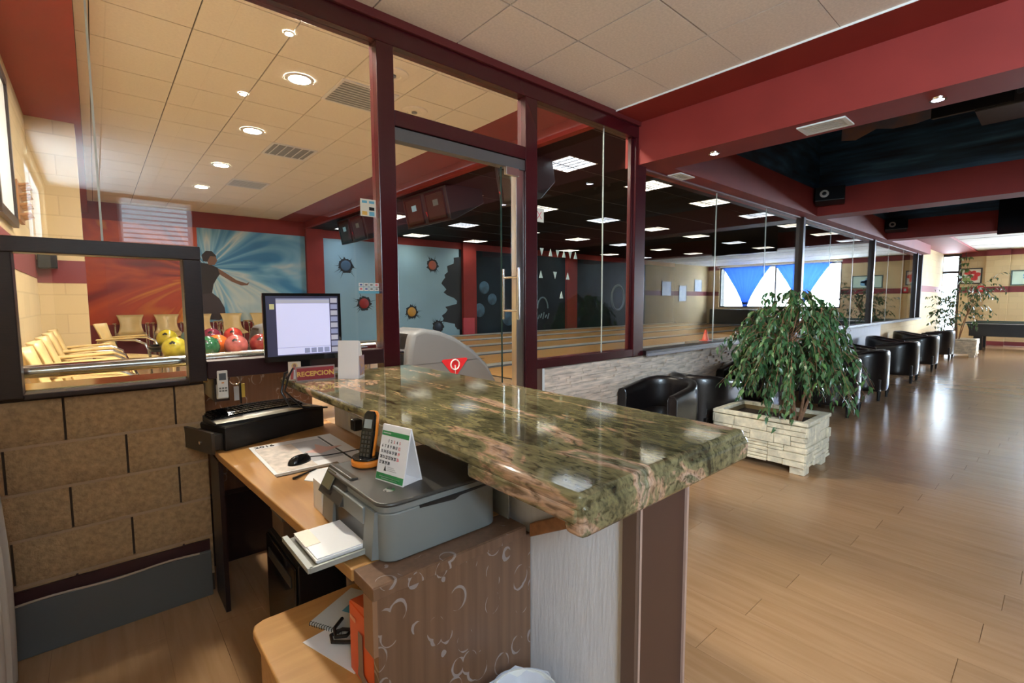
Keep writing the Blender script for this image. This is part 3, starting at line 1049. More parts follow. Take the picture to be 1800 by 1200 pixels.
# --- monitor
mon = thing('computer_monitor', 'black flat computer monitor with a pale till screen on the granite', 'monitor', (.845, 2.685, 1.102), (0, 0, math.radians(-5)))
part('base', MB().lathe([(0, .016), (.075, .014), (.093, .006), (.095, 0), (0, 0)], (0, .04, 0), 24), BLACKG, mon, world=False, smooth=True)
part('neck', B(-.035, .035, .03, .07, .01, .22), BLACKG, mon, world=False, bevel=.006)
part('case', B(-.193, .193, .015, .055, .105, .450), BLACKP, mon, world=False, bevel=.008)
MT = Matrix.Translation((0, 0, .018)) @ Matrix.Diagonal((.9, 1, 1, 1))
def mbox(*q):
    return MB().box(*q, MT)
bz = part('bezel', mbox(-.218, .218, -.004, .015, .080, .108).box(-.218, .218, -.004, .015, .425, .440, MT).box(-.218, -.203, -.004, .015, .108, .425, MT).box(.203, .218, -.004, .015, .108, .425, MT), BLACKG, mon, world=False)
SCR = M('screen_lavender', (.52, .53, .75), .3, emit=.55)
SCRD = M('screen_navy', (.05, .05, .10), .3, emit=.25)
SCRG = M('screen_grey', (.38, .38, .45), .3, emit=.4)
SCRT = M('screen_icon', (.25, .27, .42), .3, emit=.4)
sc = part('screen', mbox(-.203, .203, .004, .012, .108, .425), SCRD, mon, world=False)
part('window_area', mbox(-.148, .152, .002, .004, .114, .412), SCR, sc, world=False)
part('toolbar', mbox(-.148, .152, .001, .002, .385, .405), SCRG, sc, world=False)
part('titlebar', mbox(-.148, .152, .001, .002, .405, .412), SCRT, sc, world=False)
part('status_line', mbox(-.148, .152, .001, .002, .150, .153), SCRG, sc, world=False)
part('yellow_icon', mbox(-.183, -.158, .001, .003, .355, .383), M('icon_yellow', (.55, .52, .25), .3, emit=.3), sc, world=False)
for k in range(9):
    part('side_button', mbox(.158, .198, .001, .003, .116 + .034 * k, .142 + .034 * k), SCRT if k % 2 else SCRG, sc, world=False)
for k in range(4):
    part('lower_button', mbox(.0 + .038 * k, .03 + .038 * k, .0005, .002, .118, .145), SCRT, sc, world=False)
MI = (Matrix.Translation(mon.location) @ Matrix.Rotation(mon.rotation_euler.z, 4, 'Z')).inverted()
for pts, r_c in (([(.86, 2.745, 1.30), (.80, 2.70, 1.16), (.73, 2.66, 1.14), (.70, 2.62, 1.05), (.74, 2.62, .97), (.90, 2.64, .935)], .006),
                 ([(.88, 2.745, 1.28), (.79, 2.68, 1.18), (.735, 2.61, 1.13), (.705, 2.58, 1.06), (.80, 2.60, .955), (.95, 2.68, .925)], .005)):
    part('cable', MB().tube([MI @ Vector(q) for q in pts], r_c, 8), BLACKP, mon, world=False, smooth=True)

# --- holy card, sign, flyer stand
hc = thing('prayer_card', 'small card with a red-robed figure leaning by the monitor', 'card', (.775, 2.64, 1.1025), (math.radians(-12), 0, math.radians(-16)))
part('card', B(-.031, .031, 0, .0015, 0, .098), M('card_cream', (.72, .60, .45), .5), hc, world=False)
fig = MB().prism([(-.022, .004), (.022, .004), (.017, .05), (.010, .068), (-.010, .068), (-.017, .05)], -.0006, 0, 'y')
part('red_robe', fig, M('robe_red', (.50, .06, .05), .5), hc, world=False)
part('white_tunic', MB().prism([(-.008, .006), (.010, .006), (.005, .055), (-.004, .055)], -.0010, -.0006, 'y'), PAPERW, hc, world=False)
part('head', MB().prism([(.008 * math.cos(t * PI / 5), .076 + .010 * math.sin(t * PI / 5)) for t in range(10)], -.0010, -.0004, 'y'), M('head_brown', (.30, .13, .07), .5), hc, world=False)
part('halo', MB().prism([(.015 * math.cos(t * PI / 6), .076 + .015 * math.sin(t * PI / 6)) for t in range(12)], -.0004, 0, 'y'), M('halo_gold', (.70, .45, .15), .5), hc, world=False)

YELL = M('sign_gold', (.75, .45, .10), .4)
sg = thing('reception_sign', 'red acrylic desk sign with gold letters reading RECEPCION', 'sign', (.855, 2.555, 1.102), (math.radians(-6), 0, math.radians(-6)))
part('holder', B(-.098, .098, 0, .004, 0, .078), M('clear_acrylic', (.75, .60, .60), .08, trans=.6), sg, world=False)
part('plate', B(-.092, .092, -.0015, 0, .008, .070), M('sign_red', (.30, .02, .03), .35), sg, world=False)
part('foot', B(-.098, .098, 0, .05, 0, .004), MATS['clear_acrylic'], sg, world=False)
text('lettering', 'RECEPCION', .0345, YELL, sg, frame_m((0, -.0017, .027), (1, 0, 0), (0, 0, 1)), align='CENTER', bold=.0012)

fs_ = thing('leaflet_stand', 'white card leaflet stand with a coloured flyer on the granite', 'leaflet stand', (1.035, 2.53, 1.102), (0, 0, math.radians(-42)))
part('front_card', MB().prism([(-.05, 0), (.012, 0), (-.012, .20), (-.032, .205)], -.055, .055, 'x'), PAPERW, fs_, world=False)
part('back_card', MB().prism([(.012, 0), (.055, 0), (.0, .19), (-.012, .20)], -.05, .055, 'x'), PLATE, fs_, world=False)
part('flyer', B(.056, .0575, -.03, .045, .015, .12), M('flyer_print', (.30, .24, .40), .4, var=(40, .8), col2=(.55, .30, .12)), fs_, world=False)

# --- remote in wall holder, key hooks
rm = thing('remote_control', 'white air-conditioner remote hung on the brown niche panel', 'remote control', (.47, 2.838, 1.02))
part('holder', B(.447, .500, 2.832, 2.852, 1.015, 1.09), PLATE, rm, bevel=.004)
part('body', B(.449, .498, 2.816, 2.836, 1.02, 1.165), PLATE, rm, bevel=.006)
part('display', B(.458, .489, 2.814, 2.817, 1.115, 1.150), M('lcd_grey', (.12, .14, .16), .2), rm)
part('power_button', B(.468, .479, 2.813, 2.817, 1.098, 1.104), M('button_orange', (.8, .35, .12), .4), rm)
for r in range(2):
    for c in range(3):
        part('button', B(.456 + .013 * c, .465 + .013 * c, 2.813, 2.817, 1.055 + .014 * r, 1.063 + .014 * r), GREYP, rm)
part('mount', B(.44, .507, 2.852, 3.2, 1.0, 1.12), DBROWN, rm)
ky = thing('key_bunch', 'bunch of keys with coloured tags standing by the keyboard', 'keys', (.60, 3.05, .92))
part('ring', MB().tube([(.60 + .03 * math.cos(t * PI / 8), 3.18, 1.06 + .03 * math.sin(t * PI / 8)) for t in range(17)], .003, 6), CHROME, ky, smooth=True)
part('white_tag', B(.575, .600, 3.10, 3.108, .95, 1.03), PLATE, ky)
part('yellow_tag', B(.615, .635, 3.12, 3.128, .96, 1.04), M('tag_yellow', (.75, .55, .10), .4), ky)
part('dark_key', B(.603, .611, 3.09, 3.095, .93, 1.05), BLACKP, ky)

# --- desk mat, mouse, papers
mt = thing('desk_mat', 'white paper calendar mat printed in pink under the mouse', 'desk mat', (.73, 2.35, DZ + .0005), (0, 0, math.radians(-1)))
part('sheet', B(-.20, .20, -.26, .26, 0, .002), PAPERW, mt, world=False)
PINKP = M('print_pink', (.72, .45, .42), .7)
GREYT = M('print_grey', (.55, .54, .58), .7)
part('left_print', B(-.185, -.02, -.22, .20, .002, .0024), M('print_blush', (.78, .68, .62), .7, var=(26, .25)), mt, world=False)
part('pink_star', MB().prism([(-.01, .0), (.05, .03), (.07, .11), (.10, .03), (.17, .0), (.11, -.03), (.05, -.06)], .0024, .0028, 'z'), PINKP, mt, world=False)
part('grey_field', B(-.02, .12, -.16, .20, .002, .0023), GREYT, mt, world=False)
part('black_bar', B(.125, .135, -.24, .24, .002, .0026), BLACKP, mt, world=False)
text('year', '2016', .045, BLACKP, mt, frame_m((-.18, .215, .0023), (1, 0, 0), (0, 1, 0)), bold=.001)
part('dark_edge', B(-.20, .06, -.265, -.235, .002, .004), M('mat_edge_brown', (.16, .12, .09), .5), mt, world=False)
ms = thing('computer_mouse', 'glossy black wired mouse on the calendar mat', 'mouse', (.655, 2.215, DZ + .003), (0, 0, math.radians(-72)))
def mfn(u, v):
    a = 2 * PI * u
    w = .031 * (1 - .12 * math.cos(a))
    h = .036
    t = v * PI / 2
    return (w * math.cos(t) * math.sin(a), .056 * math.cos(t) ** .8 * math.cos(a) if v < 1 else 0, h * math.sin(t) * (1 + .0 * u))
part('shell', MB().grid(mfn, 24, 8, True), BLACKG, ms, world=False, smooth=True)
part('wheel', MB().cyl((-.004, .032, .027), (.004, .032, .027), .009), GREYP, ms, world=False, smooth=True)
single('mouse_cable', MB().tube([(.70, 2.235, DZ + .015), (.78, 2.23, DZ + .006), (.86, 2.22, DZ + .006), (.95, 2.21, DZ + .008), (.985, 2.2, DZ + .03)], .0025, 6), BLACKP, 'thin black mouse cable running to the counter wall', 'cable', (.8, 2.2, DZ), smooth=True)
single('note_paper', MB().prism([(.60, 1.98), (.68, 1.86), (.84, 1.90), (.86, 2.05), (.66, 2.08)], DZ, DZ + .003, 'z'), PAPERW, 'loose white paper beside the printer', 'paper', (.7, 2.0, DZ))
single('ballpoint_pen', MB().cyl((.57, 2.02, DZ + .006), (.68, 2.075, DZ + .006), .005, .003, 8), BLACKP, 'dark pen lying beside the loose paper', 'pen', (.6, 2.05, DZ), smooth=True)
single('envelope', B(.545, .552, 1.62, 1.70, DZ, DZ + .105), PAPERW, 'white envelope standing against the printer side', 'envelope', (.55, 1.66, DZ))

# sockets on the counter wall
for k, (y, lab) in enumerate(((2.48, 'double white wall socket with a black plug in it'), (2.16, 'blank white wall socket nearer the phone'))):
    so_ = thing('wall_socket', lab, 'socket', (1.03, y, DZ + .07), group='sockets on the counter wall')
    part('plate', B(1.032, 1.0395, y - .11, y + .11, DZ + .03, DZ + .12), PLATE, so_, bevel=.003)
    for d in (-.055, .055):
        part('insert', MB().cyl((1.0315, y + d, DZ + .075), (1.033, y + d, DZ + .075), .022, n=16), M('socket_grey', (.6, .6, .6), .4), so_)
    if k == 0:
        part('plug', B(.985, 1.032, y - .085, y - .03, DZ + .045, DZ + .105), BLACKP, so_, bevel=.008)

# --- printer
PX0, PX1, PY0, PY1 = .535, .955, 1.17, 1.60
PT = DZ + .172
pr_ = thing('printer', 'grey multifunction printer with open paper tray on the desk', 'printer', (.74, 1.4, DZ))
def rrect(x0, x1, y0, y1, r, n=5):
    out = []
    for cx, cy, a0 in ((x1 - r, y1 - r, 0), (x0 + r, y1 - r, 90), (x0 + r, y0 + r, 180), (x1 - r, y0 + r, 270)):
        for k in range(n + 1):
            a = math.radians(a0 + 90 * k / n)
            out.append((cx + r * math.cos(a), cy + r * math.sin(a)))
    return out
part('lower_case', MB().prism(rrect(PX0 + .02, PX1, PY0, PY1, .045), DZ + .004, DZ + .142, 'z'), GREYP, pr_, smooth=True, bevel=.004)
part('left_cheek', MB().prism([(PX0, DZ + .01), (PX0 + .03, DZ + .004), (PX0 + .03, DZ + .142), (PX0 + .012, DZ + .142)], PY0 + .04, PY0 + .10, 'y'), GREYP, pr_)
part('left_cheek', MB().prism([(PX0, DZ + .01), (PX0 + .03, DZ + .004), (PX0 + .03, DZ + .142), (PX0 + .012, DZ + .142)], PY1 - .10, PY1 - .01, 'y'), GREYP, pr_)
part('front_slot', B(PX0 + .012, PX0 + .0215, PY0 + .10, PY1 - .10, DZ + .02, DZ + .09), BLACKP, pr_)
part('front_flap', B(PX0 + .004, PX0 + .022, PY0 + .10, PY1 - .10, DZ + .09, DZ + .14), GREYP, pr_, bevel=.003)
part('scanner_unit', MB().prism(rrect(PX0 + .018, PX1, PY0 + .002, PY1 - .002, .045), DZ + .144, DZ + .160, 'z'), GREYP, pr_, smooth=True)
part('lid', MB().prism(rrect(PX0 + .012, PX1, PY0, PY1, .05), DZ + .160, PT, 'z'), GREYD, pr_, smooth=True, bevel=.006, seg=3)
part('hand_recess', MB().prism([(PX0 + .13, DZ + .136), (PX0 + .25, DZ + .128), (PX0 + .27, DZ + .136), (PX1 - .02, DZ + .142), (PX1 - .02, DZ + .146), (PX0 + .13, DZ + .144)], PY0 - .0015, PY0 + .002, 'y'), BLACKP, pr_)
cpn = part('control_panel', MB().prism([(PX0 - .012, DZ + .10), (PX0 + .02, DZ + .09), (PX0 + .055, PT + .004), (PX0 + .03, PT + .008)], PY1 - .19, PY1 - .01, 'y'), GREYD, pr_, bevel=.003)
part('display', MB().prism([(PX0 - .0055, DZ + .125), (PX0 + .020, DZ + .172), (PX0 + .018, DZ + .175), (PX0 - .008, DZ + .127)], PY1 - .10, PY1 - .035, 'y'), M('lcd_olive', (.14, .13, .085), .15), cpn)
part('badge', MB().cyl((PX0 + .085, PY0 + .095, PT), (PX0 + .085, PY0 + .095, PT + .001), .017, n=20), CHROME, pr_, smooth=True)
text('badge_letters', 'hp', .022, GREYD, pr_, frame_m((PX0 + .085 - .74 + .004, PY0 + .095 - 1.4 + .012, PT + .0012 - DZ), (0, -1, 0), (1, 0, 0)), align='CENTER')
part('side_mark', B(PX0 + .0185, PX0 + .0205, PY0 + .05, PY0 + .07, DZ + .03, DZ + .055), BLACKP, pr_)
ty = part('paper_tray', B(PX0 - .15, PX0 + .02, PY0 + .09, PY1 - .12, DZ + .012, DZ + .018), M('tray_olive', (.12, .115, .09), .3), pr_, bevel=.003)
part('tray_rim', B(PX0 - .155, PX0 - .14, PY0 + .085, PY1 - .115, DZ + .012, DZ + .026), M('tray_pale', (.33, .34, .32), .35), ty)
part('tray_side', B(PX0 - .15, PX0 + .02, PY0 + .083, PY0 + .09, DZ + .012, DZ + .026), MATS['tray_pale'], ty)
ps = thing('paper_stack', 'stack of blank white paper on the printer tray', 'paper', (PX0 - .05, PY0 + .2, DZ + .018))
rr = random.Random(2)
for k in range(5):
    d = rr.uniform(-.003, .003)
    part('sheet', B(PX0 - .125 + d, PX0 + .012, PY0 + .105 + d, PY1 - .135 + d, DZ + .0185 + .003 * k, DZ + .0212 + .003 * k), PAPERW, ps)
part('sheet_notch', B(PX0 - .127, PX0 - .085, PY0 + .19, PY1 - .133, DZ + .0335, DZ + .0345), M('paper_cream', (.80, .70, .60), .7), ps)

# clear acrylic bracket behind the printer
ab = thing('acrylic_holder', 'clear acrylic holder standing behind the printer', 'holder', (1.0, 1.25, DZ))
ACR = M('acrylic_clear', (.80, .86, .88), .1, trans=.7)
part('arch', MB().tube([(1.0, 1.20, DZ), (1.0, 1.20, DZ + .10), (1.01, 1.20, DZ + .115), (1.035, 1.20, DZ + .12)], .003, 6), ACR, ab, smooth=True)
part('front_plate', B(.997, 1.001, 1.17, 1.27, DZ, DZ + .11), ACR, ab)
part('top_plate', B(.997, 1.036, 1.17, 1.27, DZ + .11, DZ + .114), ACR, ab)

# --- telephone
ORG = M('phone_orange', (.85, .26, .03), .35)
ph = thing('cordless_phone', 'black and orange cordless phone standing in its charger on the printer', 'telephone', (.668, 1.52, PT + .0005), (0, 0, math.radians(-62)))
part('charger_base', MB().prism([(.055 * math.cos(2 * PI * k / 20) * (1.0 if math.cos(2 * PI * k / 20) < 0 else .9), .05 * math.sin(2 * PI * k / 20)) for k in range(20)], 0, .022, 'z'), ORG, ph, world=False, smooth=True, bevel=.006, seg=3)
part('charger_top', MB().prism([(.052 * math.cos(2 * PI * k / 20) * (1.0 if math.cos(2 * PI * k / 20) < 0 else .9), .047 * math.sin(2 * PI * k / 20)) for k in range(20)], .022, .031, 'z'), BLACKG, ph, world=False, smooth=True, bevel=.004)
T = Matrix.Translation((0, -.008, .018)) @ Matrix.Rotation(math.radians(-14), 4, 'X')
hs = part('handset', MB().prism([(-.023, 0), (.023, 0), (.0245, .09), (.021, .150), (.013, .163), (-.013, .163), (-.021, .150), (-.0245, .09)], -.012, .002, 'y', T), BLACKG, ph, world=False, bevel=.003)
part('orange_back', MB().prism([(-.024, 0), (.024, 0), (.0255, .09), (.022, .151), (.014, .165), (-.014, .165), (-.022, .151), (-.0255, .09)], .002, .018, 'y', T), ORG, hs, world=False, bevel=.005)
part('display', MB().box(-.015, .015, -.0132, -.0115, .105, .135, T), M('lcd_pale', (.30, .33, .33), .2), hs, world=False)
for r in range(6):
    for c in range(3):
        part('button', MB().box(-.017 + .013 * c, -.009 + .013 * c, -.0135, -.0115, .012 + .0145 * r, .021 + .0145 * r, T), GREYD, hs, world=False)

# --- desk calendar
GRN = M('print_green', (.03, .25, .08), .5)
REDP = M('print_red', (.75, .15, .17), .5)
INK = M('print_ink', (.03, .03, .04), .5)
cc = thing('desk_calendar', 'white and green tent calendar standing on the printer lid', 'calendar', (.682, 1.325, PT + .0005), (0, 0, math.radians(-76)))
lean = math.atan2(.038, .165)
part('tent_front', MB().prism([(-.040, 0), (-.036, 0), (.002, .165), (-.002, .167)], -.062, .062, 'x'), PAPERW, cc, world=False)
part('tent_back', MB().prism([(.040, 0), (.036, 0), (-.002, .165), (.002, .167)], -.062, .062, 'x'), PAPERW, cc, world=False)
part('tent_base', B(-.060, .060, -.036, .036, 0, .0015), PAPERW, cc, world=False)
CM = frame_m((0, -.0406, 0), (1, 0, 0), (0, math.sin(lean), math.cos(lean)))
def cal_rect(nm, x0, x1, y0, y1, mt_):
    part(nm, MB().box(x0, x1, y0, y1, 0, .0006, CM), mt_, cc, world=False)
cal_rect('green_header', -.060, .060, .138, .152, GRN)
cal_rect('green_footer', -.060, .060, .004, .024, GRN)
rows = ['   1 2 3 4 5', '6 7 8 9 10 11 12', '13 14 15 16 17 18 19', '20 21 22 23 24 25 26', '27 28 29 30']
grid_days = [['', '', 1, 2, 3, 4, 5], [6, 7, 8, 9, 10, 11, 12], [13, 14, 15, 16, 17, 18, 19], [20, 21, 22, 23, 24, 25, 26], [27, 28, 29, 30, '', '', '']]
for r, row in enumerate(grid_days):
    for c, d in enumerate(row):
        if d == '':
            continue
        text('day_number', str(d), .0135, REDP if c == 6 or d == 3 else INK, cc, CM @ Matrix.Translation((-.050 + .0125 * c, .118 - .0165 * r, .0005)) @ Matrix.Diagonal((.72, 1, 1, 1)), align='CENTER', bold=.0002)
part('logo', MB().prism([(-.030, .032), (-.018, .032), (-.021, .036), (-.025, .048)], 0, .0006, 'z', CM), INK, cc, world=False)
for k in range(3):
    cal_rect('small_print', -.014, .026 - .006 * k, .034 + .005 * k, .036 + .005 * k, GREYT)
cal_rect('header_print', -.055, -.020, .143, .147, PAPERW)
cal_rect('footer_print', -.045, .045, .013, .016, PAPERW)
cal_rect('footer_print', -.035, .035, .008, .010, PAPERW)

# --- under the desk
tw = thing('computer_tower', 'black computer tower standing on the floor under the desk', 'computer', (.66, 2.3, 0))
part('case', B(.56, .76, 1.98, 2.42, .0, .44), BLACKP, tw, bevel=.006)
part('front_panel', B(.548, .56, 1.985, 2.415, .01, .43), BLACKG, tw, bevel=.006)
part('drive_bay', B(.545, .549, 2.03, 2.37, .33, .375), GREYD, tw)
bx1 = thing('cardboard_box', 'small brown cardboard box on top of the computer tower', 'box', (.66, 2.33, .44))
CARD = M('cardboard', (.17, .10, .06), .8)
part('carton', B(.58, .74, 2.24, 2.42, .4405, .53), CARD, bx1, bevel=.003)
part('lid', B(.575, .745, 2.235, 2.425, .53, .56), M('cardboard_grey', (.15, .13, .11), .7), bx1, bevel=.003)
single('paper_roll', MB().cyl((.60, 2.08, .472), (.70, 2.14, .472), .032, n=18), M('roll_cream', (.45, .36, .27), .7), 'cream paper roll lying on the computer tower', 'paper roll', (.65, 2.1, .44), smooth=True)

OB = M('box_orange', (.75, .10, .02), .4)
ob = thing('orange_box', 'bright orange cardboard product box standing on the pedestal', 'box', (.55, 1.24, .45))
part('carton', B(.503, .57, 1.145, 1.30, .4505, .655), OB, ob, bevel=.002)
fl_ = MB().prism([(1.15, .655), (1.295, .655), (1.295, .66), (1.16, .69)], .505, .57, 'x')
part('open_flap', fl_, OB, ob)
part('handset_print', MB().prism([(1.205, .46), (1.235, .47), (1.232, .60), (1.207, .60)], .4985, .5, 'x'), M('print_taupe', (.25, .17, .13), .5), ob)
part('handset_foot_print', MB().prism([(1.155, .455), (1.24, .470), (1.235, .495), (1.16, .475)], .4980, .5, 'x'), MATS['print_taupe'], ob)
part('pale_print', B(.4985, .5, 1.25, 1.285, .615, .625), M('print_pale_orange', (.85, .35, .2), .5), ob)
part('white_label', B(.53, .555, 1.1435, 1.145, .56, .575), PAPERW, ob)

nb = thing('spiral_notebook', 'white spiral notebook with blue print on the pedestal', 'notebook', (.6, 1.56, .4505), (0, 0, math.radians(28)))
part('cover', B(-.105, .10, -.07, .07, 0, .008), M('notebook_cover', (.62, .66, .68), .5), nb, world=False)
part('blue_logo', B(-.02, .02, -.03, .01, .008, .0085), M('logo_blue', (.10, .35, .55), .5), nb, world=False)
coil = MB()
for k in range(14):
    coil.tube([(-.105 + .006 * math.cos(t * PI / 4), -.065 + .01 * k, .005 + .007 * math.sin(t * PI / 4)) for t in range(9)], .0013, 5)
part('spiral_binding', coil, BLACKP, nb, world=False)
single('cable_bundle', MB().tube([(.68, 1.66, .462), (.76, 1.60, .462), (.80, 1.52, .465)], .007, 8), BLACKP, 'black cable bundle beside the notebook on the pedestal', 'cable', (.72, 1.6, .45), smooth=True)
single('printed_letter', MB().prism([(.43, 1.50), (.57, 1.52), (.60, 1.30), (.50, 1.27)], .450, .452, 'z'), PAPERW, 'printed white letter lying under the controller', 'paper', (.5, 1.4, .45))
gc = thing('game_controller', 'black hand-held remote with a coiled cable on the letter', 'controller', (.55, 1.38, .453), (0, 0, math.radians(25)))
part('grip', MB().lathe([(0, .034), (.018, .032), (.03, .022), (.033, .010), (.026, 0), (0, 0)], (0, -.03, 0), 18), BLACKG, gc, world=False, smooth=True)
part('lead', MB().tube([(0, -.01, .012), (-.02, .03, .012), (-.035, .06, .014), (-.015, .085, .014), (.02, .07, .016), (.03, .04, .016), (.0, .035, .018), (-.02, .06, .02), (.01, .095, .018), (.06, .11, .016)], .006, 7), BLACKP, gc, world=False, smooth=True)
part('red_button', MB().cyl((-.015, -.045, .028), (-.016, -.045, .032), .005), M('button_red', (.6, .03, .05), .4), gc, world=False)

# --- waste basket
bk = thing('waste_basket', 'white waste basket lined with a crumpled plastic bag beside the counter', 'waste basket', (.86, .94, 0))
part('bin', MB().lathe([(0, .0), (.075, 0), (.085, .02), (.098, .38), (.102, .395), (.096, .395), (.09, .36), (.08, .03), (0, .02)], (.86, .94, 0), 28), PLATE, bk, smooth=True)
rb = random.Random(9)
BAG = M('plastic_bag', (.62, .64, .72), .25)
def bagf(u, v):
    a = 2 * PI * u
    r = .104 - .1 * v
    w = .006 * math.sin(7 * a + 3 * v) + .004 * math.sin(13 * a - 2 * v)
    return (.86 + (r + w * (1 - v)) * math.cos(a), .94 + (r + w * (1 - v)) * math.sin(a), .396 + .012 * math.sin(5 * a) * (1 - v) * v - .09 * v + .02 * math.sin(4 * a + 5 * v) * v)
part('bin_liner', MB().grid(bagf, 40, 9, True), BAG, bk, smooth=True)
part('liner_cuff', MB().grid(lambda u, v: (.86 + (.104 + .003 * math.sin(31 * u)) * math.cos(2 * PI * u), .94 + (.104 + .003 * math.sin(31 * u)) * math.sin(2 * PI * u), .396 - .05 * v - .01 * math.sin(9 * u * PI) * v), 40, 4, True), BAG, bk, smooth=True)

# --- pale drape at the left edge
single('curtain', MB().grid(lambda u, v: (-.365 + .03 * math.sin(u * 16) + .02 * (1 - v) + .02 * math.sin(v * 3), 2.30 + .36 * u + .02 * (1 - v), .02 + 1.0 * v), 30, 8), M('pale_drape', (.50, .46, .42), .9), 'pale fabric drape hanging at the left edge beside the block wall', 'curtain', (-.4, 2.5, 0), smooth=True)

# rail behind the hatch
rl = thing('rail_tube', 'polished chrome tube rail running behind the hatch window', 'rail', (.4, 3.02, 1.2))
part('upper_tube', MB().cyl((-.42, 3.02, 1.205), (1.40, 3.02, 1.215), .030, n=20), CHROME, rl, smooth=True)
for x in (-.38, .6, 1.36):
    part('bracket', B(x - .012, x + .012, 3.0, 3.14, 1.12, 1.20), STEEL, rl)

# stickers on the glass
def sticker(nm, lab, x0, x1, z0, z1, mt_, cat='sticker', y=GY - .005):
    t = thing(nm, lab, cat, ((x0 + x1) / 2, y, z0))
    part('backing', B(x0, x1, y - .001, y + .0, z0, z1), mt_, t)
    return t
STK = M('sticker_cream', (.78, .74, .62), .5)
s1 = sticker('ticket_sticker', 'cream sticker with small blue and yellow squares high on the glass', 1.262, 1.362, 2.04, 2.145, STK)
for (a, b, c, d, m_) in ((1.272, 1.305, 2.047, 2.07, YELL), (1.318, 1.352, 2.045, 2.07, M('sticker_blue', (.15, .45, .6), .5)), (1.318, 1.352, 2.078, 2.098, BLACKP), (1.272, 1.305, 2.12, 2.135, MATS['sticker_blue']), (1.318, 1.352, 2.12, 2.135, MATS['sticker_blue'])):
    part('print', B(a, b, GY - .0068, GY - .006, c, d), m_, s1)
s2 = sticker('card_sticker', 'row of payment card stickers on the glass above the monitor', 1.235, 1.372, 1.565, 1.58, MATS['sticker_blue'])
for r in range(2):
    for c in range(4):
        q = part('card', B(1.237 + .034 * c, 1.266 + .034 * c, GY - .006, GY - .005, 1.582 + .026 * r, 1.604 + .026 * r), PLATE, s2)
        part('mark', B(1.243 + .034 * c, 1.259 + .034 * c, GY - .0065, GY - .006, 1.588 + .026 * r, 1.598 + .026 * r), [REDP, M('mark_blue', (.1, .15, .4), .5), GREYP, GREYP][(c + r) % 4], q)
s3 = sticker('warning_sticker', 'cream notice with a red X cross on the glass beside the door', 2.737, 2.84, 2.16, 2.27, STK)
part('red_cross', MB().prism([(2.762, 2.185), (2.770, 2.185), (2.818, 2.245), (2.810, 2.245)], GY - .0068, GY - .006, 'y').prism([(2.762, 2.245), (2.770, 2.245), (2.818, 2.185), (2.810, 2.185)], GY - .0068, GY - .006, 'y'), REDP, s3)

# bunting triangles seen through the door glass pane
TRI = M('pale_triangle', (.62, .70, .62), .6)
tri_px = [(2.555, 1.935, 1), (2.75, 1.93, 1), (2.83, 1.925, -1), (2.935, 1.92, 1), (3.02, 1.92, -1), (3.10, 1.918, 1), (3.18, 1.918, -1), (3.25, 1.915, 1), (2.82, 1.735, 1), (2.99, 1.735, -1), (3.15, 1.73, 1), (3.07, 1.565, 1)]
ORD = ['first', 'second', 'third', 'fourth', 'fifth', 'sixth', 'seventh']
for k, (x, zc, d) in enumerate(tri_px[1:]):
    m_ = MB().prism([(x - .022, zc - .028 * d), (x + .022, zc - .028 * d), (x, zc + .032 * d)], GY + .006, GY + .008, 'y')
    if k < 7:
        lab = '%s pale triangle from the door in the top row on the glass' % ORD[k]
    elif k < 10:
        lab = '%s pale triangle from the door in the middle row on the glass' % ORD[k - 7]
    else:
        lab = 'lowest single pale triangle on the glass beside the door'
    single('triangle_sticker', m_, TRI, lab, 'sticker', (x, GY + .007, zc), group='pale triangles on the glass')

